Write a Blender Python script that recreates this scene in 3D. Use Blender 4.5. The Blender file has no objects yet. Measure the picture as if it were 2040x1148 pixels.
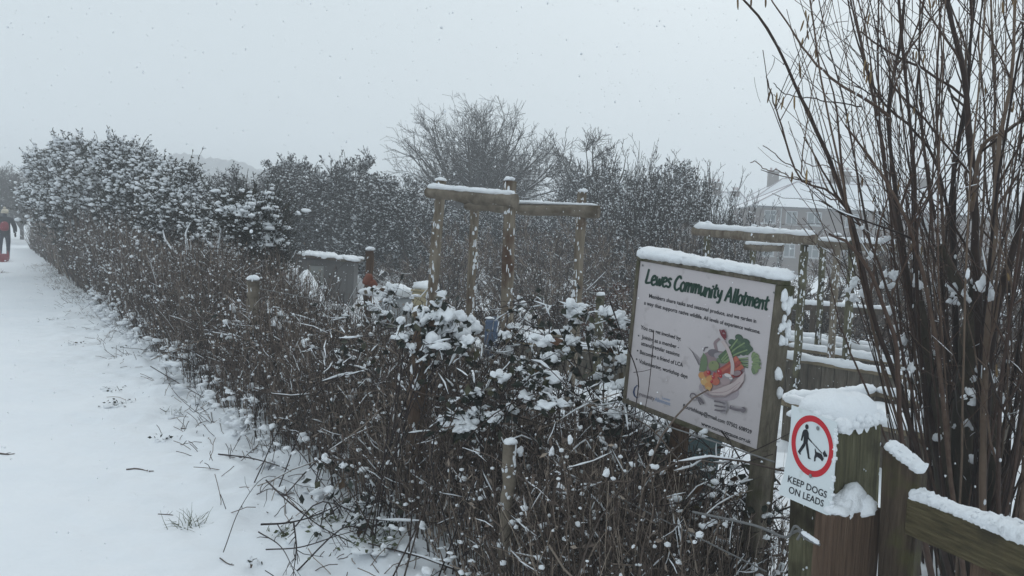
import bpy, math, numpy as np
from mathutils import Vector
SC = bpy.context.scene
COL = SC.collection
R = math.radians
rng = np.random.default_rng(7)

# ------------------------------------------------------------------ camera
F = 1600.0; CX, CY = 1020.0, 574.0; CAMZ = 1.6
PITCH = math.atan(99 / F); ROLL = math.atan(0.05)
_f = np.array([0, math.cos(PITCH), -math.sin(PITCH)])
_r0 = np.array([1.0, 0, 0]); _u0 = np.array([0, math.sin(PITCH), math.cos(PITCH)])
_r = math.cos(ROLL) * _r0 + math.sin(ROLL) * _u0
_u = -math.sin(ROLL) * _r0 + math.cos(ROLL) * _u0
CAM = np.array([0, 0, CAMZ])
cam = bpy.data.cameras.new('camera'); camo = bpy.data.objects.new('camera', cam); COL.objects.link(camo)
from mathutils import Matrix
camo.matrix_world = Matrix([[_r[0], _u[0], -_f[0], 0], [_r[1], _u[1], -_f[1], 0], [_r[2], _u[2], -_f[2], CAMZ], [0, 0, 0, 1]])
cam.sensor_width = 36; cam.lens = 36 * F / 2040; cam.clip_start = 0.05; cam.clip_end = 2000
SC.camera = camo

# ------------------------------------------------------------------ world, sun, exposure
w = bpy.data.worlds.new('World'); SC.world = w; w.use_nodes = True
nt = w.node_tree; nt.nodes.clear()
sky = nt.nodes.new('ShaderNodeTexSky'); sky.sky_type = 'NISHITA'; sky.sun_disc = False
SUN_EL, SUN_ROT = R(38), R(20)
sky.sun_elevation = SUN_EL; sky.sun_rotation = SUN_ROT; sky.air_density = 1.0; sky.dust_density = 8.0; sky.ozone_density = 1.0
hsv = nt.nodes.new('ShaderNodeHueSaturation'); hsv.inputs['Saturation'].default_value = 0.35
mix = nt.nodes.new('ShaderNodeMix'); mix.data_type = 'RGBA'; mix.inputs[0].default_value = 0.95
mix.inputs[7].default_value = (5.35, 6.08, 6.5, 1)
bg = nt.nodes.new('ShaderNodeBackground'); bg.inputs['Strength'].default_value = 0.10
wo = nt.nodes.new('ShaderNodeOutputWorld')
nt.links.new(sky.outputs[0], hsv.inputs['Color']); nt.links.new(hsv.outputs[0], mix.inputs[6])
nt.links.new(mix.outputs[2], bg.inputs['Color']); nt.links.new(bg.outputs[0], wo.inputs['Surface'])
sl = bpy.data.lights.new('sun', 'SUN'); sl.energy = 0.5; sl.angle = R(40); sl.color = (1, 0.98, 0.95)
so = bpy.data.objects.new('sun', sl); COL.objects.link(so)
so.rotation_euler = (R(90) - SUN_EL, 0, -SUN_ROT + math.pi)
SC.view_settings.view_transform = 'Standard'; SC.view_settings.look = 'None'
SC.view_settings.exposure = 0.39; SC.view_settings.gamma = 1.0
SC.cycles.max_bounces = 6; SC.cycles.volume_bounces = 1; SC.cycles.transparent_max_bounces = 4
SC.cycles.diffuse_bounces = 3; SC.cycles.glossy_bounces = 1; SC.cycles.use_denoising = True

def ray(px, py): return _f + _r * (px - CX) / F + _u * (CY - py) / F
def P(px, py, d): return CAM + ray(px, py) * d          # world point at depth d on the sight line of a photo pixel
U = np.array([-.55, .835, 0]); N = np.array([.835, .55, 0])   # along the path, and across it to the allotment
U /= np.linalg.norm(U); N = np.array([U[1], -U[0], 0]); G0 = np.array([1.0, 2.5, 0])

# ------------------------------------------------------------------ noise and ground height
_H = np.random.default_rng(3).random((257, 257))
def vnoise(x, y):
    x = np.asarray(x, float); y = np.asarray(y, float)
    xi = np.floor(x).astype(int); yi = np.floor(y).astype(int); fx = x - xi; fy = y - yi
    fx = fx * fx * (3 - 2 * fx); fy = fy * fy * (3 - 2 * fy); a = xi % 256; b = yi % 256
    return (_H[a, b] * (1 - fx) + _H[a + 1, b] * fx) * (1 - fy) + (_H[a, b + 1] * (1 - fx) + _H[a + 1, b + 1] * fx) * fy - .5
def sstep(a, b, v): t = np.clip((v - a) / (b - a), 0, 1); return t * t * (3 - 2 * t)
def off_t(x, y): dx = x - G0[0]; dy = y - G0[1]; return dx * N[0] + dy * N[1], dx * U[0] + dy * U[1]
def gz(x, y):
    x = np.asarray(x, float); y = np.asarray(y, float)
    o, t = off_t(x, y)
    z = .03 * vnoise(x * .7, y * .7) + .012 * vnoise(x * 3.1 + 9, y * 3.1)
    edge = sstep(-1.7, -.6, o) * (1 - sstep(3, 6, o))
    z = z + edge * (.10 * vnoise(x * 2.2 + 5, y * 2.2) + .08 * vnoise(x * 6 + 31, y * 6) + .03 * vnoise(x * 15, y * 15) + .05)
    verge = sstep(-2.3, -1.4, o) * (1 - sstep(-.9, -.4, o))
    z = z + verge * .035 * vnoise(x * 9 + 2, y * 9)
    wob = .12 * vnoise(t * .35, t * 0 + 4.2)
    for c, ww, dp in ((-2.75, .05, .014), (-2.95, .035, .010), (-3.55, .06, .014), (-4.3, .05, .012), (-2.35, .03, .006)):
        z = z - 1.7 * dp * np.exp(-((o - c - wob * (1 + c * .2)) / ww) ** 2) * (.5 + vnoise(t * 1.3, c + t * 0) + .3)
    path = sstep(-5.5, -4.5, o) * (1 - sstep(-2.0, -1.5, o)); z = z + path * (.010 * vnoise(x * 8, y * 8) + .012 * np.minimum(vnoise(x * 4.3 + 7, y * 4.3 + 2) + .22, 0) * 3) + .004 * vnoise(x * 21, y * 21)
    for c in (-3.15, -3.38, -2.62, -4.05, -4.6): ph = t / .36 + c * 7; kx = np.floor(ph); cx_ = c + .11 * np.where(kx % 2 == 0, 1, -1) * .9 + .05 * np.sin(kx * 12.9898); z = z - .014 * np.exp(-((o - cx_) / .05) ** 4) * np.exp(-((ph - kx - .5) / .33) ** 4) * (np.sin(kx * 78.2 + c) > -.5)
    z = z - .30 * sstep(2.5, 11, o) + .25 * sstep(30, 60, o)
    return z + .6 * vnoise(x * .02, y * .02) * sstep(30, 80, y)
def gh(x, y): return float(gz(x, y))

# ------------------------------------------------------------------ materials
def mat(name, c=(.5, .5, .5), rough=.8, ramp=None, noise=None, bump=0, bscale=40, spec=.3, tint=None, stretch=(1, 1, 1), coord='Object', extra=None):
    m = bpy.data.materials.new(name); m.use_nodes = True; t = m.node_tree; b = t.nodes['Principled BSDF']
    b.inputs['Base Color'].default_value = (*c, 1); b.inputs['Roughness'].default_value = rough
    b.inputs['Specular IOR Level'].default_value = spec
    def new(k): return t.nodes.new(k)
    L = t.links.new
    if ramp:
        cr = new('ShaderNodeValToRGB'); els = cr.color_ramp.elements
        while len(els) < len(ramp): els.new(.5)
        for e, (p_, cc) in zip(els, ramp): e.position = p_; e.color = (*cc, 1)
        if tint:
            at = new('ShaderNodeAttribute'); at.attribute_name = 'tint'; src = at.outputs['Fac']
            if noise:
                tc = new('ShaderNodeTexCoord'); nn = new('ShaderNodeTexNoise'); nn.inputs['Scale'].default_value = noise; nn.inputs['Detail'].default_value = 3
                L(tc.outputs[coord], nn.inputs['Vector'])
                mx = new('ShaderNodeMath'); mx.operation = 'MULTIPLY_ADD'; L(nn.outputs['Fac'], mx.inputs[0]); mx.inputs[1].default_value = .6
                ad = new('ShaderNodeMath'); ad.operation = 'SUBTRACT'; L(src, ad.inputs[0]); ad.inputs[1].default_value = .3; L(ad.outputs[0], mx.inputs[2]); src = mx.outputs[0]
            L(src, cr.inputs[0])
        else:
            tc = new('ShaderNodeTexCoord'); mp = new('ShaderNodeMapping'); mp.inputs['Scale'].default_value = stretch
            L(tc.outputs[coord], mp.inputs['Vector'])
            nn = new('ShaderNodeTexNoise'); nn.inputs['Scale'].default_value = noise or 5; nn.inputs['Detail'].default_value = 8; nn.inputs['Roughness'].default_value = .65
            L(mp.outputs[0], nn.inputs['Vector']); L(nn.outputs['Fac'], cr.inputs[0])
        out = cr.outputs[0]
        if extra:      # second, isotropic stain layer
            sc, col, lo, hi = extra
            tc2 = new('ShaderNodeTexCoord'); n2 = new('ShaderNodeTexNoise'); n2.inputs['Scale'].default_value = sc; n2.inputs['Detail'].default_value = 5
            L(tc2.outputs[coord], n2.inputs['Vector'])
            mr = new('ShaderNodeMapRange'); mr.inputs['From Min'].default_value = lo; mr.inputs['From Max'].default_value = hi; L(n2.outputs['Fac'], mr.inputs['Value'])
            mm = new('ShaderNodeMix'); mm.data_type = 'RGBA'; L(mr.outputs[0], mm.inputs[0]); L(out, mm.inputs[6]); mm.inputs[7].default_value = (*col, 1); out = mm.outputs[2]
        L(out, b.inputs['Base Color'])
    if bump:
        tc = new('ShaderNodeTexCoord'); mp = new('ShaderNodeMapping'); mp.inputs['Scale'].default_value = stretch
        L(tc.outputs[coord], mp.inputs['Vector'])
        nn = new('ShaderNodeTexNoise'); nn.inputs['Scale'].default_value = bscale; nn.inputs['Detail'].default_value = 6; L(mp.outputs[0], nn.inputs['Vector'])
        bp = new('ShaderNodeBump'); bp.inputs['Strength'].default_value = min(1, bump); bp.inputs['Distance'].default_value = .01; L(nn.outputs['Fac'], bp.inputs['Height'])
        L(bp.outputs[0], b.inputs['Normal'])
    return m
M = {}
M['snow'] = mat('snow', (.84, .86, .89), .7, bump=.5, bscale=120, spec=.2)
M['snow_ground'] = mat('snow_ground', rough=.7, ramp=((.25, (.79, .82, .86)), (.6, (.845, .865, .895)), (.9, (.87, .885, .905))), noise=1.2, bump=.8, bscale=14, spec=.2)
M['stem'] = mat('dead_stem', rough=.85, ramp=((0, (.016, .011, .010)), (.3, (.062, .046, .039)), (.7, (.152, .115, .094)), (1, (.33, .27, .22))), tint=True)
M['cane'] = mat('bramble_cane', rough=.6, ramp=((0, (.010, .007, .008)), (.6, (.026, .015, .015)), (1, (.045, .03, .02))), tint=True)
M['bark_dark'] = mat('dark_bark', rough=.9, ramp=((0, (.014, .012, .011)), (.5, (.030, .025, .021)), (1, (.060, .048, .038))), tint=True)
M['hazel'] = mat('hazel_bark', rough=.6, ramp=((0, (.018, .010, .008)), (.35, (.045, .025, .018)), (.7, (.085, .050, .036)), (1, (.15, .105, .075))), tint=True, noise=30)
M['hazel_old'] = mat('old_hazel_bark', rough=.85, ramp=((.3, (.03, .026, .02)), (.5, (.060, .050, .036)), (.7, (.11, .09, .065))), noise=9, stretch=(1, 1, .3), bump=1, bscale=30)
M['catkin'] = mat('catkin', rough=.8, ramp=((0, (.10, .06, .03)), (1, (.25, .17, .08))), tint=True)
M['leaf'] = mat('bramble_leaf', rough=.5, ramp=((0, (.009, .013, .010)), (.7, (.018, .025, .016)), (.92, (.05, .05, .022)), (1, (.09, .04, .022))), tint=True)
M['evergreen'] = mat('evergreen_leaf', rough=.6, ramp=((0, (.010, .013, .011)), (.5, (.024, .029, .021)), (.85, (.05, .048, .030)), (1, (.085, .062, .038))), tint=True)
M['dark_leaf'] = mat('dark_leaf', rough=.7, ramp=((0, (.008, .010, .012)), (.6, (.018, .021, .022)), (1, (.045, .043, .038))), tint=True)
M['rust_leaf'] = mat('rust_leaf', rough=.8, ramp=((0, (.05, .028, .02)), (1, (.15, .06, .04))), tint=True)
M['wood_grey'] = mat('weathered_pole', rough=.9, ramp=((.25, (.065, .045, .030)), (.42, (.145, .115, .082)), (.6, (.235, .198, .152)), (.8, (.31, .27, .22))), noise=6, stretch=(4, 4, .5), bump=.9, bscale=20, extra=(3.2, (.075, .038, .022), .56, .70))
M['wood_rail'] = mat('weathered_rail', rough=.9, ramp=((.3, (.085, .070, .05)), (.5, (.18, .150, .115)), (.75, (.27, .235, .19))), noise=7, stretch=(1, 1, 1), bump=.9, bscale=30, extra=(3.0, (.07, .05, .03), .56, .68))
M['wood_moss'] = mat('mossy_post', rough=.9, ramp=((.3, (.045, .040, .024)), (.5, (.105, .098, .055)), (.72, (.175, .165, .105))), noise=5, stretch=(9, 9, .7), bump=1, bscale=12, extra=(5, (.03, .024, .014), .5, .66))
M['wood_dark'] = mat('dark_wet_post', rough=.85, ramp=((.3, (.028, .020, .014)), (.55, (.065, .046, .032)), (.75, (.12, .09, .06))), noise=5, stretch=(9, 9, .7), bump=1, bscale=12, extra=(6, (.07, .068, .025), .53, .68))
M['wood_gate'] = mat('gate_rail_wood', rough=.85, ramp=((.3, (.032, .027, .015)), (.5, (.085, .068, .034)), (.72, (.15, .125, .07))), noise=6, stretch=(1.2, 1.2, 14), bump=1, bscale=14, extra=(4, (.022, .018, .012), .5, .66))
M['wood_brown'] = mat('brown_post', rough=.85, ramp=((.3, (.050, .030, .020)), (.5, (.105, .066, .044)), (.75, (.16, .11, .075))), noise=5, stretch=(10, 10, .6), bump=1, bscale=12, extra=(4, (.03, .02, .014), .58, .7))
M['wood_frame'] = mat('grey_frame', rough=.85, ramp=((.3, (.060, .050, .038)), (.55, (.13, .112, .084)), (.75, (.19, .17, .13))), noise=9, stretch=(3, 3, 1), bump=.8, bscale=30, extra=(6, (.055, .055, .026), .52, .66))
M['plank'] = mat('bed_plank', rough=.9, ramp=((.3, (.045, .036, .027)), (.5, (.10, .084, .064)), (.75, (.17, .15, .12))), noise=6, stretch=(5, 5, .8), bump=.8, bscale=20)
M['timber'] = mat('bed_timber', rough=.9, ramp=((.3, (.11, .085, .055)), (.55, (.21, .17, .11)), (.8, (.30, .25, .17))), noise=6, stretch=(1, 1, 4), bump=.6, bscale=20)
M['board'] = mat('board_panel', rough=.45, ramp=((.3, (.47, .43, .438)), (.6, (.53, .485, .492)), (.8, (.56, .51, .515))), noise=2, extra=(18, (.36, .32, .32), .62, .8))
M['sign_white'] = mat('sign_white', rough=.35, ramp=((.3, (.62, .67, .69)), (.7, (.70, .745, .76))), noise=4, extra=(22, (.50, .54, .52), .66, .8))
def flat(n, c, r=.5): M[n] = mat(n, c, r)
for n_, c_ in dict(ink=(.012, .013, .018), green_ink=(.006, .035, .022), blue_ink=(.03, .05, .12), pale_blue=(.25, .31, .44), red=(.50, .018, .030), metal=(.16, .16, .16), screw=(.22, .22, .22),
                   p_shadow=(.36, .31, .335), p_basket=(.35, .265, .27), p_basket_light=(.47, .39, .385), p_basket_dark=(.255, .19, .20), p_green=(.085, .13, .075), p_green_light=(.20, .26, .13), p_green_mid=(.14, .19, .11),
                   p_kale=(.06, .095, .065), p_red=(.38, .035, .045), p_carrot=(.42, .125, .085), p_carrot_dark=(.30, .07, .06), p_orange=(.50, .25, .10), p_orange_light=(.53, .34, .15), p_grey=(.16, .14, .155), p_grey_light=(.29, .265, .28), p_maroon=(.15, .03, .04), p_white=(.62, .57, .57), p_apple=(.21, .235, .12),
                   brick=(.20, .15, .125), render_wall=(.23, .19, .17), glass=(.10, .12, .13), upvc=(.40, .41, .42), gutter=(.05, .05, .055), coat=(.016, .017, .024), red_coat=(.22, .018, .030), cream=(.56, .50, .40), skin=(.45, .28, .21), jeans=(.025, .028, .045), boot=(.02, .018, .016),
                   shed_wall=(.10, .095, .09), shed_panel=(.21, .215, .20), rust=(.16, .045, .022), tan=(.34, .29, .18), blue_plastic=(.05, .085, .15), teal=(.03, .065, .07), grass=(.07, .085, .035), grey_tarp=(.33, .35, .37)).items(): flat(n_, c_)
M['house_wall'] = mat('house_brick', rough=.9, ramp=((.3, (.085, .060, .052)), (.6, (.13, .095, .080)), (.8, (.17, .13, .11))), noise=1.5, stretch=(1, 1, 2))
M['hill'] = mat('hill_wood', rough=1, ramp=((.3, (.03, .035, .035)), (.6, (.10, .11, .11)), (.75, (.4, .42, .43))), noise=.35)
M['flake'] = mat('snowflake', (.84, .86, .89), .7, spec=.1)

# ------------------------------------------------------------------ mesh builders
def tag(o, label=None, cat=None, group=None, kind=None):
    for k, v in (('label', label), ('category', cat), ('group', group), ('kind', kind)):
        if v: o[k] = v
    return o
def empty(name, loc, label, cat, group=None, rz=0):
    o = bpy.data.objects.new(name, None); COL.objects.link(o); o.location = Vector(loc); o.rotation_euler = (0, 0, rz); o.empty_display_size = .1
    return tag(o, label, cat, group)
class MB:
    def __init__(s): s.v = []; s.q = []; s.t = []; s.n = 0; s.tint = []; s.ng = []
    def add(s, v, quads=None, tris=None, mi=0, tint=None, smooth=True):
        v = np.asarray(v, float).reshape(-1, 3); k = len(v); s.v.append(v)
        s.tint.append(np.full(k, .5) if tint is None else np.broadcast_to(np.asarray(tint, float), (k,)).copy())
        if quads is not None and len(quads): q = np.asarray(quads, int) + s.n; s.q.append((q, mi, smooth))
        if tris is not None and len(tris): q = np.asarray(tris, int) + s.n; s.t.append((q, mi, smooth))
        s.n += k; return s
    def poly(s, v, mi=0):
        v = np.asarray(v, float); s.v.append(v); s.tint.append(np.full(len(v), .5)); s.ng.append((list(range(s.n, s.n + len(v))), mi)); s.n += len(v)
    def tubes(s, C, Rr, S=4, mi=0, tint=None):
        C = np.asarray(C, float); Nn, K, _ = C.shape; Rr = np.broadcast_to(np.asarray(Rr, float), (Nn, K))
        T = np.empty_like(C); T[:, 1:-1] = C[:, 2:] - C[:, :-2]; T[:, 0] = C[:, 1] - C[:, 0]; T[:, -1] = C[:, -1] - C[:, -2]
        T /= np.linalg.norm(T, axis=2, keepdims=True) + 1e-9
        mean = C[:, -1] - C[:, 0]; mean /= np.linalg.norm(mean, axis=1, keepdims=True) + 1e-9
        ref = np.where(np.abs(mean[:, 2:3]) > .8, np.array([[1., 0, 0]]), np.array([[0, 0, 1.]]))[:, None, :]
        A = np.cross(T, np.broadcast_to(ref, T.shape)); A /= np.linalg.norm(A, axis=2, keepdims=True) + 1e-9; B = np.cross(T, A)
        an = np.arange(S) * 2 * math.pi / S
        V = C[:, :, None, :] + Rr[:, :, None, None] * (np.cos(an)[None, None, :, None] * A[:, :, None, :] + np.sin(an)[None, None, :, None] * B[:, :, None, :])
        idx = np.arange(Nn * K * S).reshape(Nn, K, S); a = idx[:, :-1, :]; b = idx[:, 1:, :]
        q = np.stack([a, np.roll(a, -1, 2), np.roll(b, -1, 2), b], -1).reshape(-1, 4)
        if tint is None: tint = rng.random(Nn)
        s.add(V.reshape(-1, 3), quads=q, mi=mi, tint=np.repeat(np.broadcast_to(tint, (Nn,)), K * S))
        return s
    def tube(s, pts, r, S=10, mi=0, tint=.5, cap=True):
        pts = np.asarray(pts, float); r = np.broadcast_to(np.asarray(r, float), (len(pts),))
        base = s.n; s.tubes(pts[None], r[None], S, mi, [tint])
        if cap:
            K = len(pts); s.ng.append(([base + i for i in range(S)], mi)); s.ng.append(([base + (K - 1) * S + i for i in range(S - 1, -1, -1)], mi))
        return s
    def blobs(s, C, Rd, mi=0, lv=1, jit=.25, tint=.5, flat=1.0):
        C = np.asarray(C, float).reshape(-1, 3); Nn = len(C); Rd = np.asarray(Rd, float)
        if Rd.ndim == 0: Rd = np.full(Nn, float(Rd))
        if Rd.ndim == 1: Rd = np.stack([Rd, Rd, Rd * flat], 1)
        v, f = ICO[lv]; a = rng.random(Nn) * 6.28; ca, sa = np.cos(a), np.sin(a)
        if lv >= 2:      # soft uneven lumps with a flatter underside
            o1 = rng.random((Nn, 1)) * 90; o2 = rng.random((Nn, 1)) * 90; g = jit * 2.2 + .35; vx, vy, vz = v[None, :, 0], v[None, :, 1], v[None, :, 2]
            k_ = 1 + g * vnoise(vx * 1.3 + vz * .9 + o1, vy * 1.3 - vz * .6 + o2) + g * .5 * vnoise(vx * 3.1 - vz * 2.3 + o2, vy * 3.1 + vz * 1.7 + o1)
            V = v[None] * np.where(v[None, :, 2:] < 0, [[[1., 1, .6]]], 1.0) * k_[..., None] * Rd[:, None, :]
        else: V = v[None] * (1 + jit * (rng.random((Nn, len(v), 1)) - .5) * 2) * Rd[:, None, :]
        X = V[..., 0] * ca[:, None] - V[..., 1] * sa[:, None]; Y = V[..., 0] * sa[:, None] + V[..., 1] * ca[:, None]
        V = np.stack([X, Y, V[..., 2]], -1) + C[:, None, :]
        T = (f[None] + (np.arange(Nn) * len(v))[:, None, None]).reshape(-1, 3)
        return s.add(V.reshape(-1, 3), tris=T, mi=mi, tint=tint)
    def leaves(s, C, D, L, W, mi=0, tint=None):
        C = np.asarray(C, float); Nn = len(C); D = D / (np.linalg.norm(D, axis=1, keepdims=True) + 1e-9)
        rr = rng.normal(size=(Nn, 3)); A = np.cross(D, rr); A /= np.linalg.norm(A, axis=1, keepdims=True) + 1e-9; B = np.cross(D, A)
        L = np.broadcast_to(L, (Nn,))[:, None]; W = np.broadcast_to(W, (Nn,))[:, None]
        V = np.stack([C, C + D * L * .45 + A * W * .5 + B * W * .15, C + D * L, C + D * L * .45 - A * W * .5 + B * W * .15], 1)
        if tint is None: tint = rng.random(Nn)
        return s.add(V.reshape(-1, 3), quads=np.arange(Nn * 4).reshape(-1, 4), mi=mi, tint=np.repeat(np.broadcast_to(tint, (Nn,)), 4), smooth=False)
    def box(s, o, a, b, c, mi=0):    # corner o, edge vectors a b c
        o, a, b, c = map(lambda q: np.asarray(q, float), (o, a, b, c))
        if np.dot(np.cross(a, b), c) < 0: a, b = b, a
        V = [o, o + a, o + a + b, o + b, o + c, o + a + c, o + a + b + c, o + b + c]
        return s.add(V, quads=[(0, 3, 2, 1), (4, 5, 6, 7), (0, 1, 5, 4), (1, 2, 6, 5), (2, 3, 7, 6), (3, 0, 4, 7)], mi=mi, smooth=False)
    def hull8(s, bot, top, mi=0):
        V = list(bot) + list(top); return s.add(V, quads=[(0, 3, 2, 1), (4, 5, 6, 7), (0, 1, 5, 4), (1, 2, 6, 5), (2, 3, 7, 6), (3, 0, 4, 7)], mi=mi, smooth=False)
    def build(s, name, mats, parent=None, bevel=0, sub=0, disp=None):
        me = bpy.data.meshes.new(name); V = np.concatenate(s.v); loops = []; starts = []; mi = []; sm = []; pos = 0
        for arr, k in ((s.q, 4), (s.t, 3)):
            for q, m_, sf in arr:
                loops.append(q.ravel()); starts.append(np.arange(len(q)) * k + pos); pos += q.size; mi.append(np.full(len(q), m_)); sm.append(np.full(len(q), sf))
        for f_, m_ in s.ng:
            loops.append(np.array(f_)); starts.append(np.array([pos])); pos += len(f_); mi.append(np.array([m_])); sm.append(np.array([False]))
        loops = np.concatenate(loops); starts = np.concatenate(starts)
        me.vertices.add(len(V)); me.loops.add(len(loops)); me.polygons.add(len(starts))
        me.vertices.foreach_set('co', V.ravel()); me.loops.foreach_set('vertex_index', loops.astype(np.int32)); me.polygons.foreach_set('loop_start', starts.astype(np.int32))
        me.polygons.foreach_set('material_index', np.concatenate(mi).astype(np.int32)); me.polygons.foreach_set('use_smooth', np.concatenate(sm).astype(bool))
        me.update(calc_edges=True)
        at = me.attributes.new('tint', 'FLOAT', 'POINT'); at.data.foreach_set('value', np.clip(np.concatenate(s.tint), 0, 1))
        for m_ in (mats if isinstance(mats, (list, tuple)) else [mats]): me.materials.append(M[m_])
        o = bpy.data.objects.new(name, me); COL.objects.link(o)
        if parent is not None and 'snow' in name: o['kind'] = 'stuff'
        if parent is not None: o.parent = parent; o.matrix_parent_inverse = Matrix.Identity(4)
        if bevel:
            md = o.modifiers.new('b', 'BEVEL'); md.width = bevel; md.segments = 2; md.limit_method = 'ANGLE'
        return o
def _ico():
    import bmesh
    out = {}
    for l in (1, 2, 3):
        b = bmesh.new(); bmesh.ops.create_icosphere(b, subdivisions=l, radius=1)
        out[l] = (np.array([v.co[:] for v in b.verts]), np.array([[v.index for v in f.verts] for f in b.faces])); b.free()
    return out
ICO = _ico()
def rel(o, *mbs):    # shift mesh builders into the frame of an empty that sits at o.location (no rotation)
    l = np.array(o.location)
    for m in mbs: m.v = [a - l for a in m.v]
def unit(a): return a / (np.linalg.norm(a, axis=-1, keepdims=True) + 1e-9)

# ------------------------------------------------------------------ growth
def curves(base, d, length, K=5, wob=.2, up=0.0, sag=0.0):
    n = len(base); C = np.empty((n, K, 3)); C[:, 0] = base; d = unit(np.asarray(d, float)); st = (np.broadcast_to(length, (n,)) / (K - 1))[:, None]
    for k in range(1, K):
        C[:, k] = C[:, k - 1] + d * st
        d = d + rng.normal(size=(n, 3)) * wob + np.array([0, 0, up - sag * k]); d = unit(d)
    return C
def spawn(C, Rr, n, t0=.25, t1=1.0, ang=.6, length=(.2, .4), K=5, wob=.15, up=.1, rf=.6, tip=.4, lenpar=0.0):
    Nn, K0, _ = C.shape; L = np.linalg.norm(np.diff(C, axis=1), axis=2).sum(1); p = rng.choice(Nn, n, p=L / L.sum()); t = (t0 + (t1 - t0) * rng.random(n)) * (K0 - 1)
    i = np.minimum(t.astype(int), K0 - 2); fr = (t - i)[:, None]; A = C[p, i]; B = C[p, i + 1]; base = A * (1 - fr) + B * fr; td = unit(B - A)
    r0 = (Rr[p, i] * (1 - fr[:, 0]) + Rr[p, i + 1] * fr[:, 0]) * rf
    pr = unit(np.cross(td, rng.normal(size=(n, 3)))); a = ang * (.6 + .8 * rng.random(n))[:, None]; d = td * np.cos(a) + pr * np.sin(a)
    ln = length[0] + (length[1] - length[0]) * rng.random(n)
    if lenpar: ln = ln * (1 - lenpar * t / (K0 - 1))
    C2 = curves(base, d, ln, K, wob, up); R2 = r0[:, None] * np.linspace(1, tip, K)[None]
    return C2, R2
def snow_on(mb, C, Rr, frac=.5, k=1.0, mi=1, S=4, minh=.25, extra=.003):
    """snow lying in short broken runs along the upper side of branches that are not too steep"""
    K = C.shape[1]; W = min(K, 3)
    for rep in range(1 if K < 6 else 2):
        i0 = rng.integers(0, K - W + 1, len(C)); ix = i0[:, None] + np.arange(W)[None]; rows = np.arange(len(C))[:, None]; c = C[rows, ix]; r0 = Rr[rows, ix]
        d = unit(c[:, -1] - c[:, 0]); steep = np.abs(d[:, 2]); ok = np.where((rng.random(len(C)) < frac * np.clip(1.25 - steep, 0, 1)) & (steep < 1 - minh))[0]
        if not len(ok): continue
        c = c[ok]; r0 = r0[ok]; t = np.linspace(0, 1, 5) * (W - 1); i = np.minimum(t.astype(int), W - 2); f_ = (t - i)[None, :, None]; c = c[:, i] * (1 - f_) + c[:, i + 1] * f_; r0 = r0[:, i] * (1 - f_[..., 0]) + r0[:, i + 1] * f_[..., 0]
        r = r0 * k * .85 + extra * .7; c = c.copy(); c[:, :, 2] += r0 * .7 + r * .45; rr = r * (.55 + .75 * rng.random(r.shape)); rr[:, 0] *= .25; rr[:, -1] *= .25
        mb.tubes(c, rr, S, mi, tint=.5)
def pts_on(C, n, t0=0., t1=1.):
    Nn, K, _ = C.shape; p = rng.integers(0, Nn, n); t = (t0 + (t1 - t0) * rng.random(n)) * (K - 1); i = np.minimum(t.astype(int), K - 2); fr = (t - i)[:, None]
    return C[p, i] * (1 - fr) + C[p, i + 1] * fr, unit(C[p, i + 1] - C[p, i])
def catmull(pts, n):
    p = np.asarray(pts, float); p = np.vstack([2 * p[0] - p[1], p, 2 * p[-1] - p[-2]]); m = len(p) - 3; out = []
    for u_ in np.linspace(0, m - 1e-6, n):
        i = int(u_); t = u_ - i; a, b, c, d = p[i:i + 4]
        out.append(.5 * ((2 * b) + (-a + c) * t + (2 * a - 5 * b + 4 * c - d) * t * t + (-a + 3 * b - 3 * c + d) * t ** 3))
    return np.array(out)
def snow_ridge(mb, a, b, r, h=None, n=14, mi=0, jit=.18, S=10, crumbs=1.3):
    """a lumpy ridge of snow lying on a rail from a to b"""
    a = np.asarray(a, float); b = np.asarray(b, float); h = h or r; t = np.linspace(0, 1, n)
    C = a + (b - a) * t[:, None]; ax = unit(b - a); side = unit(np.cross(ax, [0, 0, 1])); upv = np.cross(side, ax)
    prof = np.sqrt(np.clip(np.minimum(t, 1 - t) * n / 1.6, 0.03, 1)); prof *= 1 + jit * (rng.random(n) - .5) * 1.2 + .55 * vnoise(t * np.linalg.norm(b - a) * 3.5 + rng.random() * 50, t * 0 + rng.random() * 50)
    an = np.linspace(0, 2 * math.pi, S, endpoint=False)
    V = C[:, None] + prof[:, None, None] * (np.cos(an)[None, :, None] * side * r * (1 + .1 * rng.normal(size=(n, S, 1))) + (np.sin(an) + .25)[None, :, None] * upv * h * (1 + .08 * rng.normal(size=(n, S, 1))))
    idx = np.arange(n * S).reshape(n, S); q = np.stack([idx[:-1], np.roll(idx[:-1], -1, 1), np.roll(idx[1:], -1, 1), idx[1:]], -1).reshape(-1, 4)
    base = mb.n; mb.add(V.reshape(-1, 3), quads=q, mi=mi); mb.ng.append(([base + i for i in range(S)], mi)); mb.ng.append(([base + (n - 1) * S + i for i in range(S)], mi))
    kc = int(n * crumbs); ic = rng.integers(1, n - 1, kc); th = rng.random(kc) * 3.8 - .33; pr = prof[ic][:, None]; sz = min(r, h) * (.06 + .26 * rng.random(kc) ** 1.7)
    cc_ = C[ic] + ax * (rng.normal(size=(kc, 1)) * np.linalg.norm(b - a) / n * .5) + side * r * np.cos(th)[:, None] * pr * .97 + upv * h * (np.sin(th) + .22)[:, None] * pr * .97
    mb.blobs(cc_, np.c_[sz * 1.2, sz, sz * .8], mi, 2, .35)

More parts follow.
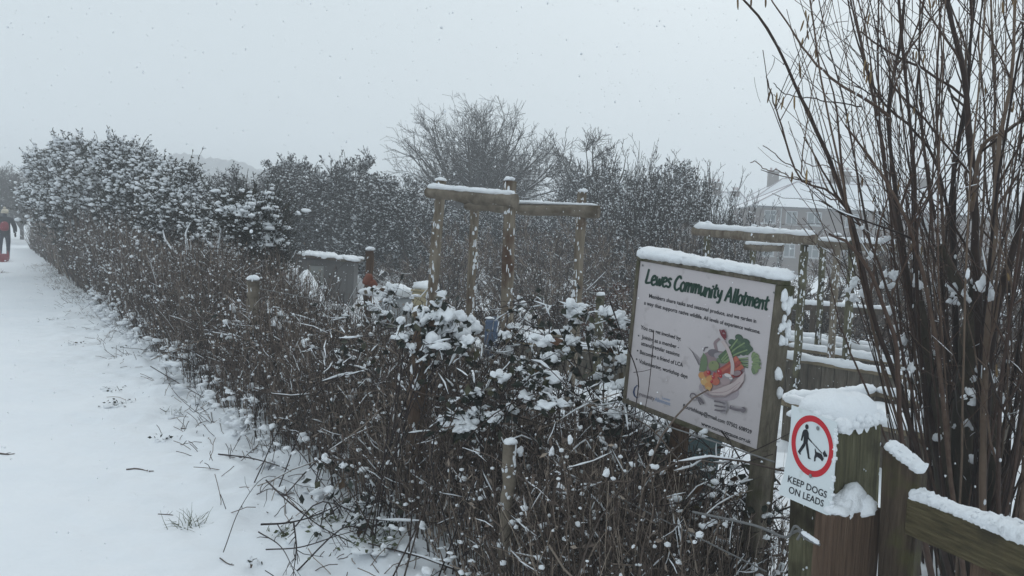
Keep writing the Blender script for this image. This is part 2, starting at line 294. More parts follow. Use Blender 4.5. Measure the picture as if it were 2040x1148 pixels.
# ================================================================== SETTING
def axis(lo, hi, a, b, fine, g=1.09):
    mid = list(np.arange(a, b, fine)); l = []; x = a; s_ = fine
    while x > lo: s_ *= g; x -= s_; l.append(x)
    r_ = []; x = b; s_ = fine
    while x < hi: s_ *= g; x += s_; r_.append(x)
    return np.array(l[::-1] + mid + r_)
xs = axis(-240, 240, -7, 3.5, .035); ys = axis(-30, 330, 1.6, 12, .035)
X, Y = np.meshgrid(xs, ys, indexing='ij'); Z = gz(X, Y)
idx = np.arange(X.size).reshape(X.shape); q = np.stack([idx[:-1, :-1], idx[1:, :-1], idx[1:, 1:], idx[:-1, 1:]], -1).reshape(-1, 4)
mb = MB(); mb.add(np.stack([X, Y, Z], -1).reshape(-1, 3), quads=q); tag(mb.build('snowy_ground', 'snow_ground'), kind='structure')
# wooded hill far to the left
hx = np.linspace(-150, 20, 420); hy = np.linspace(118, 190, 90); X, Y = np.meshgrid(hx, hy, indexing='ij')
Z = -1.5 + 14.0 * np.exp(-((X + 60) / 34) ** 2) * np.exp(-((Y - 155) / 26) ** 2) + 6.5 * np.exp(-((X + 120) / 40) ** 2) * np.exp(-((Y - 150) / 25) ** 2) + 1.3 * vnoise(X * .4, Y * .4) * np.exp(-((X + 60) / 50) ** 2) + 1.2 * vnoise(X * 1.1 + 3, Y * .9)
idx = np.arange(X.size).reshape(X.shape); q = np.stack([idx[:-1, :-1], idx[1:, :-1], idx[1:, 1:], idx[:-1, 1:]], -1).reshape(-1, 4)
X = X * 1.5; Y = Y * 1.5; Z = Z * 1.5
mb = MB(); mb.add(np.stack([X, Y, Z], -1).reshape(-1, 3), quads=q); tag(mb.build('far_hill', 'hill'), kind='structure')
# haze of falling snow
mh = bpy.data.materials.new('haze'); mh.use_nodes = True; t_ = mh.node_tree; t_.nodes.clear()
pv = t_.nodes.new('ShaderNodeVolumePrincipled'); pv.inputs['Color'].default_value = (.955, .975, 1, 1); pv.inputs['Density'].default_value = .0060
mo = t_.nodes.new('ShaderNodeOutputMaterial'); t_.links.new(pv.outputs[0], mo.inputs['Volume']); M['haze'] = mh
mb = MB(); mb.box((-260, -45, -4), (520, 0, 0), (0, 400, 0), (0, 0, 25)); tag(mb.build('haze', 'haze'), kind='stuff')

# ================================================================== SIGN BOARD
def solve_quad(qd, scale):
    Rr = [ray(*p) for p in qd]; A = np.stack([Rr[0], -Rr[1], Rr[2], -Rr[3]], 1); d = np.linalg.svd(A)[2][-1]; d = d / d.mean() * scale
    return [CAM + Rr[i] * d[i] for i in range(4)]
class Plane:
    def __init__(s, p0, n): s.p = np.asarray(p0, float); s.n = unit(np.asarray(n, float)); s.n = -s.n if np.dot(s.n, CAM - s.p) < 0 else s.n; s.lift = .0012
    def at(s, px, py, lift=None):
        r_ = ray(px, py); q = s.p + s.n * (s.lift if lift is None else lift); return CAM + r_ * (np.dot(q - CAM, s.n) / np.dot(r_, s.n))
FQ = [(1271, 511), (1559, 560), (1518, 911), (1241.5, 801.5)]
C4 = solve_quad(FQ, 3.45)
BP = Plane(C4[0], np.cross(C4[1] - C4[0], C4[3] - C4[0])); bn = BP.n   # towards the viewer
zb = C4[2]; board = empty('notice_board', (zb[0], zb[1], gh(zb[0], zb[1])), 'wooden framed notice board with green handwritten title and vegetable basket picture, snow along its top', 'notice board')
def lerp2(s_, t_, q=C4): return (q[0] * (1 - s_) + q[1] * s_) * (1 - t_) + (q[3] * (1 - s_) + q[2] * s_) * t_
ex = unit(C4[1] - C4[0]); ey = unit(C4[3] - C4[0]); W_ = np.linalg.norm(C4[1] - C4[0]); H_ = np.linalg.norm(C4[3] - C4[0])
mb = MB(); fw = .022; dp = .055
o_ = C4[0]
mb.box(o_ - bn * dp, ex * W_, ey * .018, bn * (dp + .010)); mb.box(o_ + ey * (H_ - fw) - bn * dp, ex * W_, ey * fw, bn * (dp + .010))
mb.box(o_ + ey * .0182 - bn * dp, ex * fw * .9, ey * (H_ - fw - .0184), bn * (dp + .008)); mb.box(o_ + ex * (W_ - fw * 1.2) + ey * .0182 - bn * (dp + .002), ex * fw * 1.2, ey * (H_ - fw - .0184), bn * (dp + .009))
rel(board, mb); mb.build('frame', 'wood_frame', board, bevel=.004)
mb = MB(); mb.box(o_ + ex * .006 + ey * .006 - bn * .03, ex * (W_ - .012), ey * (H_ - .012), bn * .0298); rel(board, mb); mb.build('panel', 'board', board)
# legs
for k, (xa, wd) in enumerate(((1340, .075), (1500, .085))):
    a = BP.at(xa, 800 if k == 0 else 880, lift=-.11)
    gr = gh(a[0], a[1]) - .05; mb = MB(); top = a.copy(); sd = ex * wd; sd[2] = 0
    lean = np.array([-.02, 0, 0]) if k == 0 else np.array([-.01, 0, 0])
    bot = np.array([a[0], a[1], gr]) + lean
    mb.hull8([bot, bot + sd, bot + sd - bn * .05, bot - bn * .05], [top, top + sd, top + sd - bn * .05, top - bn * .05])
    rel(board, mb); mb.build('leg', 'wood_brown' if k == 0 else 'wood_dark', board, bevel=.005)
# thick right-hand post behind the frame
mb = MB(); a = C4[1] + ey * .02 - bn * (dp + .003) - ex * .10; b = C4[2] - ey * .0 - bn * (dp + .003) - ex * .10; b2 = b + unit(b - a) * ((b[2] - gh(b[0], b[1]) + .05))
mb.hull8([b2, b2 + ex * .075, b2 + ex * .075 - bn * .06, b2 - bn * .06], [a, a + ex * .075, a + ex * .075 - bn * .06, a - bn * .06]); rel(board, mb); mb.build('back_post', 'wood_frame', board, bevel=.005)
# snow ridge on top
mb = MB(); snow_ridge(mb, C4[0] + [0, 0, .012] - ex * .005 - bn * .03, C4[1] + [0, 0, .012] + ex * .008 - bn * .035, .060, .026, n=46, jit=.10, S=12)
for k in range(16):
    c = C4[1] + ex * .001 - bn * (.02 + .05 * rng.random()) + ey * (.02 + rng.random() * (.5 if k > 8 else .2)) ; mb.blobs([c + ex * .002], [[.010 + .008 * rng.random(), .012, .016 + .02 * rng.random()]], lv=2)
rel(board, mb); mb.build('snow_cap', 'snow', board)
ZS = (1220, 480, 2.55)                                   # zoomed crop of the board the positions were read from
def zb_(x, y, z=ZS): return z[0] + x / z[2], z[1] + y / z[2]
def text_mesh(s_, shear=0, offset=0):
    cu = bpy.data.curves.new('t', 'FONT'); cu.body = s_; cu.size = 1; cu.shear = shear; cu.offset = offset; cu.resolution_u = 3
    ob = bpy.data.objects.new('t', cu); COL.objects.link(ob); bpy.context.view_layer.update(); me = bpy.data.meshes.new_from_object(ob)
    V = np.array([v.co[:2] for v in me.vertices]); fs = [tuple(p_.vertices) for p_ in me.polygons]
    bpy.data.objects.remove(ob); bpy.data.curves.remove(cu); bpy.data.meshes.remove(me); return V, fs
CAPH = .73
def write(pl, parent, s_, p0, p1, cap, upv, m_='ink', shear=0, offset=0, name='lettering', lift=.0012):
    V, fs = text_mesh(s_, shear, offset); x0 = V[:, 0].min(); wx = V[:, 0].max() - x0; p0 = np.array(p0, float); p1 = np.array(p1, float); up = np.array(upv, float); up = up / np.linalg.norm(up) * cap
    mb = MB(); pts = []
    for v in V:
        q_ = p0 + (p1 - p0) * (v[0] - x0) / wx + up * v[1] / CAPH; pts.append(pl.at(q_[0], q_[1], lift))
    mb.v = [np.array(pts)]; mb.n = len(pts); mb.tint = [np.full(len(pts), .5)]; mb.ng = [(list(f_), 0) for f_ in fs]
    rel(parent, mb); return mb.build(name, m_, parent)
BU = (.11, -1)
for s_, a, b, cap, m_ in (("Members share tasks and seasonal produce, and we garden in", (185, 288), (730, 418), 17, 'ink'),
                          ("a way that supports native wildlife. All levels of experience welcome.", (160, 323), (750, 473), 17, 'ink'),
                          ("You can get involved by:", (143, 447), (347, 507), 17, 'ink'),
                          ("Joining as a member -", (148, 496), (337, 550), 17, 'ink'), ("attend regular sessions", (145, 529), (340, 589), 17, 'ink'),
                          ("Becoming a friend of LCA", (139, 573), (357, 641), 17, 'ink'), ("Volunteering, workshop days", (134, 620), (381, 700), 17, 'ink'),
                          ("ommunity", (126, 783), (213, 812), 17, 'p_grey'), ("Allotment", (214, 812), (293, 838), 17, 'pale_blue'), ("Lewes", (252, 803), (292, 814), 11, 'pale_blue'),
                          ("flourishloap@gmail.com 07502 608929", (357, 846), (706, 982), 17, 'ink'), ("www.commoncause.org.uk", (450, 936), (702, 1031), 17, 'ink')):
    write(BP, board, s_, zb_(*a), zb_(*b), cap * 1.22 / 2.55, BU, m_, offset=.018)
def disc(mb, pl, c, a, b, lift, mi=0, n=20, th0=0, th1=6.2832):
    th = np.linspace(th0, th1, n, endpoint=False); mb.poly([pl.at(c[0] + a[0] * math.cos(t) + b[0] * math.sin(t), c[1] + a[1] * math.cos(t) + b[1] * math.sin(t), lift) for t in th], mi)
for x, y in ((133, 482), (128, 558), (123, 601)): mb = MB(); disc(mb, BP, zb_(x, y), (1.5, 0.3), (0, 1.6), .0012); rel(board, mb); mb.build('bullet', 'ink', board)
for x, y in ((154, 125), (820, 263), (80, 803)):
    mb = MB(); disc(mb, BP, zb_(x, y), (1.9, 0.4), (0, 2.2), .002, n=12); rel(board, mb); mb.build('screw', 'metal', board)
def ribbon(mb, pl, pts, wd, lift, mi=0):
    """a pen stroke: pixel polyline with a width in pixels"""
    p = np.array(pts, float); t = np.gradient(p, axis=0); t /= np.linalg.norm(t, axis=1, keepdims=True) + 1e-9; nn = np.stack([-t[:, 1], t[:, 0]], 1)
    wd = np.broadcast_to(wd, (len(p),))[:, None] / 2; a = p + nn * wd; b = p - nn * wd; a[0] -= t[0] * wd[0] * .6; b[0] -= t[0] * wd[0] * .6; a[-1] += t[-1] * wd[0] * .6; b[-1] += t[-1] * wd[0] * .6
    V = [pl.at(*x, lift) for x in a] + [pl.at(*x, lift) for x in b]; n = len(p)
    mb.add(V, quads=[(i, i + 1, n + i + 1, n + i) for i in range(n - 1)], mi=mi, smooth=False)
# hand lettered title (strokes in a cell: x 0..w, y 0 baseline .. 1 cap height)
GL = {'L': (.60, [[(.22, 1.0), (.17, .5), (.12, .08), (.3, .05), (.62, .14)]]),
 'e': (.46, [[(.05, .30), (.24, .36), (.40, .46), (.36, .62), (.22, .66), (.08, .48), (.05, .24), (.12, .06), (.26, .0), (.44, .12)]]),
 'w': (.60, [[(.04, .60), (.07, .3), (.13, .03), (.24, .22), (.30, .5)], [(.30, .5), (.33, .2), (.40, .03), (.50, .25), (.56, .66)]]),
 's': (.38, [[(.36, .60), (.24, .66), (.12, .56), (.14, .42), (.28, .32), (.32, .16), (.2, .02), (.03, .06)]]),
 'C': (.62, [[(.58, .86), (.50, 1.0), (.34, .96), (.14, .68), (.07, .32), (.16, .06), (.34, .0), (.56, .16)]]),
 'o': (.48, [[(.24, .66), (.09, .50), (.05, .24), (.14, .03), (.30, .04), (.42, .28), (.40, .54), (.24, .66)]]),
 'm': (.72, [[(.07, .64), (.07, .3), (.04, .0)], [(.06, .3), (.18, .56), (.28, .62), (.32, .4), (.30, .0)], [(.31, .3), (.44, .56), (.55, .62), (.60, .4), (.60, .02)]]),
 'u': (.52, [[(.08, .62), (.05, .3), (.12, .04), (.24, .05), (.38, .3), (.43, .62)], [(.43, .62), (.42, .3), (.44, .0)]]),
 'n': (.52, [[(.08, .64), (.07, .3), (.04, .0)], [(.06, .3), (.2, .56), (.34, .62), (.40, .4), (.40, .0)]]),
 'i': (.22, [[(.10, .60), (.08, .3), (.09, .0)], [(.14, .86), (.13, .80)]]),
 't': (.40, [[(.22, .92), (.18, .5), (.16, .12), (.24, .0), (.34, .06)], [(.0, .60), (.2, .62), (.40, .70)]]),
 'y': (.50, [[(.07, .62), (.07, .36), (.16, .18), (.30, .28), (.40, .60)], [(.42, .64), (.36, .2), (.26, -.22), (.08, -.26)]]),
 'A': (.72, [[(.02, .0), (.20, .5), (.40, 1.0)], [(.40, 1.0), (.50, .5), (.58, -.02)], [(.14, .34), (.35, .36), (.58, .40)]]),
 'l': (.24, [[(.18, 1.02), (.12, .5), (.08, .0)]]), ' ': (.30, [])}
title = "Lewes Community Allotment"; tw = sum(GL[c][0] for c in title)
p0 = np.array(zb_(163, 212)); p1 = np.array(zb_(788, 352)); mb = MB(); x = 0; up = np.array([.16, -1.0]) * 70 / 2.55; k = 0
trng = np.random.default_rng(5)
for c in title:
    jy = trng.normal() * .03
    for st in GL[c][1]:
        q_ = catmull(st, max(5, len(st) * 4)) if len(st) > 2 else np.array(st)
        pp = np.array([p0 + (p1 - p0) * (x + a[0]) / tw + up * (a[1] + jy) for a in q_]); n = len(pp)
        ribbon(mb, BP, pp, 3.7 + 1.1 * np.sin(np.linspace(.3, 2.8, n)), .0012 + .0001 * (k % 5)); k += 1
    x += GL[c][0]
rel(board, mb); mb.build('title_lettering', 'green_ink', board)
mb = MB(); th = np.linspace(-2.2, -5.3, 16); pp = [(zb_(124, 764)[0] + 5 * math.cos(t), zb_(124, 764)[1] + 12 * math.sin(t)) for t in -th[::-1]]
ribbon(mb, BP, [(zb_(136, 740)), zb_(124, 735), zb_(113, 748), zb_(108, 768), zb_(112, 787), zb_(123, 797), zb_(136, 792)], [1, 2, 3, 3.4, 3, 2, 1], .0012)
rel(board, mb); mb.build('emblem', 'blue_ink', board)
# printed picture: basket of vegetables, tools below (positions read from a second crop)
ZP = (1340, 640, 5.74)
pic_m = ['p_shadow', 'p_basket', 'p_basket_light', 'p_basket_dark', 'p_green', 'p_green_light', 'p_green_mid', 'p_kale', 'p_red', 'p_carrot', 'p_carrot_dark', 'p_orange', 'p_orange_light', 'p_grey', 'p_grey_light', 'p_maroon', 'p_white', 'p_apple']
mb = MB(); _l = [.0006]
def pp_(pts, m_):
    _l[0] += .00006; mb.poly([BP.at(*zb_(x, y, ZP), _l[0]) for x, y in pts], pic_m.index(m_))
def pe(c, rx, ry, m_, rot=.2, n=18):
    _l[0] += .00006; disc(mb, BP, zb_(*c, ZP), (rx / 5.74 * math.cos(rot), rx / 5.74 * math.sin(rot)), (-ry / 5.74 * math.sin(rot), ry / 5.74 * math.cos(rot)), _l[0], pic_m.index(m_), n)
def pl_(pts, wd, m_):
    _l[0] += .00006; ribbon(mb, BP, [zb_(*q_, ZP) for q_ in catmull(pts, 6 * len(pts))], wd / 5.74, _l[0], pic_m.index(m_))
pe((530, 790), 235, 120, 'p_shadow'); pe((560, 640), 262, 200, 'p_basket'); pe((570, 500), 265, 150, 'p_basket_dark', .3)
for k in range(14):
    a = -2.6 + k * .16; pl_([(290, 480), (270 + 40 * math.cos(a), 430 + 10 * k - 60), (250 + 90 * math.cos(a + .3), 310 + k * 12)], 5, 'p_grey')
pl_([(500, 330), (485, 250), (530, 205)], 34, 'p_basket_dark')
pp_([(300, 570), (320, 450), (350, 360), (385, 400), (400, 480), (380, 580)], 'p_green_mid'); pl_([(355, 340), (370, 305), (400, 300)], 16, 'p_grey')
pe((470, 365), 70, 45, 'p_grey'); pe((545, 400), 75, 40, 'p_grey_light'); pe((560, 450), 60, 35, 'p_green_mid')
pp_([(560, 480), (520, 400), (600, 330), (660, 280), (760, 150), (800, 190), (860, 230), (905, 300), (900, 350), (860, 390), (760, 380), (660, 430), (600, 480)], 'p_green')
for x, y, r_ in ((680, 240, 45), (760, 190, 50), (830, 240, 55), (870, 320, 50), (720, 290, 55), (800, 350, 50), (740, 370, 40)): pe((x, y), r_, r_ * .75, 'p_kale', rng.random())
for q_ in (((560, 440), (650, 330), (740, 210)), ((570, 460), (700, 330), (820, 250)), ((590, 470), (720, 380), (850, 330))): pl_(q_, 16, 'p_green_light')
for k in range(6): pl_([(600 + 10 * k, 470 + 5 * k), (700, 440 + 10 * k), (860, 420 + 22 * k)], 14, 'p_green' if k % 2 else 'p_green_light')
for k in range(26):
    a = -1.3 + 2.7 * k / 26; c = (905 + 75 * math.cos(a) * (.5 + .5 * rng.random()), 480 + 95 * math.sin(a)); pe(c, 42, 20, ['p_green_light', 'p_green_mid', 'p_green_light'][k % 3], a, 9)
pe((470, 510), 62, 58, 'p_apple'); pe((458, 478), 9, 6, 'p_kale')
for a, b, wd, m_ in (((540, 580), (730, 430), 60, 'p_carrot'), ((560, 620), (760, 470), 52, 'p_carrot_dark'), ((600, 640), (790, 520), 50, 'p_carrot'), ((520, 560), (690, 450), 22, 'p_carrot_dark'), ((640, 650), (780, 590), 36, 'p_carrot_dark')): pl_([a, ((a[0] + b[0]) / 2, (a[1] + b[1]) / 2 + 4), b], wd, m_)
pe((740, 600), 60, 40, 'p_maroon', -.2); pe((735, 595), 48, 30, 'p_basket_dark', -.2); pe((620, 650), 70, 45, 'p_grey_light'); pe((600, 690), 60, 40, 'p_basket')
for x, y, r_, m_ in ((335, 620, 42, 'p_orange'), (370, 690, 52, 'p_orange_light'), (410, 740, 45, 'p_orange'), (430, 660, 48, 'p_orange'), (390, 600, 38, 'p_carrot'), (490, 690, 48, 'p_carrot'), (405, 775, 30, 'p_orange_light'), (500, 620, 34, 'p_carrot')): pe((x, y), r_, r_ * .9, m_)
for x, y, r_ in ((410, 590, 22), (465, 640, 20), (535, 582, 28), (445, 690, 16), (550, 630, 18), (475, 600, 14)): pe((x, y), r_, r_ * 1.1, 'p_red'); pe((x - r_ * .3, y - r_ * .4), r_ * .25, r_ * .2, 'p_white')
pp_([(320, 700), (360, 780), (440, 800), (560, 760), (700, 700), (820, 580), (815, 680), (740, 780), (600, 850), (460, 850), (360, 800)], 'p_basket_light')
for k in range(3): pl_([(340 + 12 * k, 760 + 28 * k), (460, 815 + 24 * k), (620, 800 + 24 * k), (770 - 20 * k, 700 + 26 * k)], 8, ['p_basket', 'p_basket_light', 'p_basket'][k])
pl_([(575, 235), (620, 300), (660, 400), (685, 500), (680, 600)], 40, 'p_basket_light'); pe((630, 620), 42, 20, 'p_white', .3); pe((665, 655), 20, 10, 'p_white')
pl_([(540, 100), (560, 160), (600, 210)], 16, 'p_maroon'); pp_([(555, 100), (590, 95), (610, 130), (615, 190), (590, 210), (560, 170)], 'p_maroon'); pe((585, 140), 16, 9, 'p_basket_dark')
pl_([(200, 860), (215, 830), (250, 835), (280, 870), (330, 930)], 16, 'p_grey'); pl_([(205, 870), (230, 900), (290, 900)], 9, 'p_grey'); pl_([(270, 880), (310, 880), (352, 940)], 20, 'p_grey'); pl_([(290, 900), (320, 955)], 14, 'p_grey')
pp_([(560, 915), (620, 920), (630, 1000), (600, 1060), (540, 1045), (590, 985)], 'p_grey_light')
for y in (0, 1, 2): pl_([(480 + 2 * y, 915 + 50 * y), (540, 925 + 50 * y), (600, 945 + 40 * y)], 20, 'p_grey')
pl_([(620, 985), (660, 990)], 14, 'p_grey_light'); pl_([(665, 985), (720, 1005), (790, 1015)], 42, 'p_grey'); pe((805, 1015), 30, 34, 'p_grey'); pl_([(670, 975), (730, 992), (800, 1000)], 12, 'p_grey_light')
rel(board, mb); mb.build('printed_picture', pic_m, board)

# ================================================================== GATE, POST AND DOG SIGN
def pxpost(name, parent, x0, x1, ytop, ybot, d, depth, mats, slant=0, dl=0, bevel=.006, lean=0):
    """squared post: front face spans pixel columns x0..x1 at depth d, side depth along N"""
    a = P(x0, ytop, d + dl); b = P(x1, ytop + slant, d); ab = P(x0 + lean, ybot, d + dl); bb = P(x1 + lean, ybot, d)
    for p_ in (ab, bb): p_[2] = gh(p_[0], p_[1]) - .1
    ab[:2] = a[:2] + (ab[:2] - a[:2]) * 1; mb = MB(); dv = unit(np.cross(b - a, [0, 0, 1.])); dv = dv if dv[1] > 0 else -dv; dv = dv * depth
    mb.hull8([ab, bb, bb + dv, ab + dv], [a, b, b + dv, a + dv]); rel(parent, mb); return mb.build(name, mats, parent, bevel=bevel)
def down(p_, m=.1): return np.array([p_[0], p_[1], gh(p_[0], p_[1]) - m])
def post4(name, parent, tops, mats, bevel=.006, lean=(0, 0)):
    tops = [np.array(t) for t in tops]; bots = [down(t) + np.array([lean[0], lean[1], 0]) for t in tops]
    mb = MB(); mb.hull8(bots, tops); rel(parent, mb); return mb.build(name, mats, parent, bevel=bevel)
# the tall post that carries the dog sign
gp = P(1662, 1148, 2.5); gpost = empty('gate_post', (gp[0], gp[1], gh(gp[0], gp[1])), 'tall mossy square gate post carrying the dog sign, thick snow on its top', 'gate post')
tA = P(1578, 815, 2.66); tB = P(1668, 845, 2.52); sd2 = P(1757, 838, 2.68) - tB; sd2[2] = 0
def lv(p_, z): q_ = p_.copy(); q_[2] = z; return q_
zt = tB[2]; tops = [lv(tA, zt + .0), lv(tB, zt), lv(tB, zt) + sd2, lv(tA, zt) + sd2]
LEAN = np.array([.045, -.0, 0])
bots = [down(t) + LEAN for t in tops]; mb = MB(); mb.hull8(bots, tops)
rel(gpost, mb); mb.build('post', 'wood_moss', gpost, bevel=.008)
mb = MB(); cc = sum(tops) / 4 + [0, 0, .025]
ax1 = unit(tops[1] - tops[0]); ax2 = unit(sd2)
gx, gy = np.meshgrid(np.linspace(-1, 1, 30), np.linspace(-1, 1, 30), indexing='ij'); r_ = (np.abs(gx) ** 3.2 + np.abs(gy) ** 3.2) ** (1 / 3.2)
hx_ = np.linalg.norm(tops[1] - tops[0]) / 2 + .012; hy_ = np.linalg.norm(sd2) / 2 + .012
hgt = .075 * np.clip(1 - r_ ** 3, 0, 1) ** .45 + .014 * vnoise(gx * 3, gy * 3) + .006 * vnoise(gx * 9, gy * 9)
hgt = np.where(r_ > .98, -.02 - .03 * (vnoise(gx * 6 + 3, gy * 6) + .4), hgt); shr = np.where(r_ > 1, 1 / r_, 1)
V = cc + (gx * shr)[..., None] * ax1 * hx_ + (gy * shr)[..., None] * ax2 * hy_ + hgt[..., None] * np.array([0, 0, 1.]) - [0, 0, .022]
idx = np.arange(900).reshape(30, 30); q = np.stack([idx[:-1, :-1], idx[1:, :-1], idx[1:, 1:], idx[:-1, 1:]], -1).reshape(-1, 4)
mb.add(V.reshape(-1, 3), quads=q); 
for k in range(60):
    a = rng.random() * 6.28; e = np.array([math.cos(a), math.sin(a)]); e = e / max(abs(e)); c = cc + ax1 * e[0] * hx_ * .97 + ax2 * e[1] * hy_ * .97 - [0, 0, .02 + .022 * rng.random()]
    mb.blobs([c], [[.014 + .008 * rng.random()] * 3], lv=2, jit=.15)
rel(gpost, mb); mb.build('snow_cap', 'snow', gpost)
mb = MB()
for k in range(60):
    f_ = rng.random(); side_ = rng.random() < .6; e0, e1 = (tops[1], tops[2]) if side_ else (tops[0], tops[1]); c = e0 + (e1 - e0) * f_; c = c + LEAN * .3 - [0, 0, .08 + .8 * rng.random() ** 1.4]; n_ = -ax1 * 0 + unit(np.cross([0, 0, 1.], e1 - e0)); n_ = n_ if np.dot(n_, CAM - c) > 0 else -n_
    mb.blobs([c + n_ * .001 + LEAN * ((tops[0][2] - c[2]) / 1.1 - .3)], [[.002 + .003 * rng.random(), .002, .003 + .004 * rng.random()]], 0, 1, .3)
rel(gpost, mb); mb.build('snow_specks', 'snow', gpost)
# wire and latch on the post
mb = MB(); ptsW = [P(1380, 1020, 2.9), P(1500, 1046, 2.7), P(1560, 1070, 2.56), P(1578, 1062, 2.50), P(1592, 1058, 2.47), P(1604, 1072, 2.45), P(1634, 1086, 2.42)]
mb.tube(catmull(ptsW, 30), .0045, 6); mb.tube(catmull([P(1574, 1066, 2.5), P(1584, 1048, 2.46), P(1596, 1060, 2.46), P(1588, 1076, 2.46)], 14), .004, 6)
rel(gpost, mb); mb.build('wire_tie', 'metal', gpost)
mb = MB(); snow_ridge(mb, P(1596, 1060, 2.455), P(1632, 1084, 2.415), .007, .006, n=16); rel(gpost, mb); mb.build('tie_snow', 'snow', gpost)
# dog sign
SQ = [(1577, 807), (1667, 841), (1655, 1030), (1550, 984)]
a, b, c = P(1577, 807, 2.62), P(1667, 841, 2.49), P(1655, 1030, 2.47); DP = Plane(a + unit(np.cross(b - a, c - a)) * 0, np.cross(b - a, c - a)); DP.p = DP.p + DP.n * .004
ds = empty('warning_sign', DP.at(1610, 920, 0), 'white sign reading KEEP DOGS ON LEADS with a red ring, nailed to a post', 'sign')
mb = MB(); edge = [(1577, 807), (1622, 824), (1667, 841), (1665, 900), (1660, 970), (1655, 1030), (1600, 1006), (1550, 984), (1560, 950), (1569, 900), (1575, 850)]
fr = [DP.at(x, y, 0) for x, y in edge]; bk = [p_ - DP.n * .003 for p_ in fr]; n = len(edge)
mb.poly(fr); mb.poly(bk[::-1]); mb.add(fr + bk, quads=[(i, i + n, (i + 1) % n + n, (i + 1) % n) for i in range(n)], smooth=False); rel(ds, mb); mb.build('plate', 'sign_white', ds)
ZD = (1550, 800, 4.785)
mb = MB(); n = 64; c = zb_(327, 427, ZD)
def ringpt(k, s_): t = 2 * math.pi * k / n; return DP.at(c[0] + (198 * s_ * math.cos(t) - 25 * s_ * math.sin(t)) / 4.785, c[1] + (75 * s_ * math.cos(t) + 285 * s_ * math.sin(t)) / 4.785, .0010)
V = [ringpt(k, 1.0) for k in range(n)] + [ringpt(k, .80) for k in range(n)]; mb.add(V, quads=[(k, (k + 1) % n, n + (k + 1) % n, n + k) for k in range(n)], smooth=False); rel(ds, mb); mb.build('red_ring', 'red', ds)
mb = MB()
def zd(pts, l=.001): return [DP.at(*zb_(x, y, ZD), l) for x, y in pts]
disc(mb, DP, zb_(275, 242, ZD), (17 / 4.785, 2 / 4.785), (0, 25 / 4.785), .001)
mb.poly(zd([(243, 272), (262, 265), (280, 272), (292, 300), (294, 345), (325, 385), (320, 396), (286, 358), (282, 400), (262, 402), (240, 398), (246, 330), (236, 352), (232, 372), (219, 376), (217, 362), (224, 330), (232, 295)]), 0)
mb.poly(zd([(240, 396), (264, 400), (258, 425), (212, 490), (220, 505), (208, 507), (188, 478)], .0011)); mb.poly(zd([(263, 398), (283, 398), (292, 455), (300, 535), (318, 552), (285, 545), (278, 500), (268, 450)], .0012))
mb.poly(zd([(316, 388), (322, 384), (420, 490), (416, 497)], .0013))
mb.poly(zd([(349, 448), (356, 450), (364, 480), (395, 492), (414, 500), (436, 548), (420, 572), (398, 545), (372, 528), (358, 540), (356, 570), (342, 572), (344, 530), (352, 500)], .0014))
mb.poly(zd([(424, 492), (446, 466), (452, 484), (470, 518), (464, 530), (446, 526), (438, 530)], .0015)); rel(ds, mb); mb.build('pictogram', 'ink', ds)
write(DP, ds, "KEEP DOGS", zb_(90, 765, ZD), zb_(460, 922, ZD), 66 / 4.785, (.16, -1), offset=.012); write(DP, ds, "ON LEADS", zb_(98, 868, ZD), zb_(430, 1006, ZD), 66 / 4.785, (.16, -1), offset=.012)
for x, y in ((378, 257), (308, 710)):
    mb = MB(); disc(mb, DP, zb_(x, y, ZD), (3.2, .8), (0, 4.4), .003, n=14); disc(mb, DP, zb_(x, y, ZD), (1.8, .4), (0, 2.6), .0045, n=14); rel(ds, mb); mb.build('nail', 'screw', ds)
mb = MB()
for k in range(46):
    t = rng.random(); y_ = 845 + 185 * t; c = DP.at(1667 - 12 * t + rng.normal() * 1.2, y_, -.004); mb.blobs([c], [.004 + .004 * rng.random()], lv=1)
rel(ds, mb); mb.build('edge_snow', 'snow', ds)
# short brown post with its own snow heap, in front-right
sp = P(1708, 1148, 2.45); shortp = empty('short_post', (sp[0], sp[1], gh(sp[0], sp[1])), 'short brown post with a rounded snow heap, butted against the sign post', 'post')
a = P(1663, 1030, 2.45); b = P(1757, 1036, 2.56); dv = unit(np.cross(b - a, [0, 0, 1.])); dv = (dv if dv[1] > 0 else -dv) * .075; b[2] = a[2]
post4('post', shortp, [a, b, b + dv, a + dv], 'wood_brown', bevel=.006)
mb = MB(); m_c = (a + b) / 2 + dv * .5; ax1 = unit(b - a); L_ = np.linalg.norm(b - a) / 2
for c_, r_ in ((0, (.062, .045, .070)), (-.25, (.05, .042, .055)), (.35, (.055, .042, .040)), (-.6, (.04, .04, .022)), (.7, (.04, .04, .022))):
    mb.blobs([m_c + ax1 * c_ * L_ + [0, 0, .004]], [r_], lv=3, jit=.12)
rel(shortp, mb); mb.build('snow_cap', 'snow', shortp)
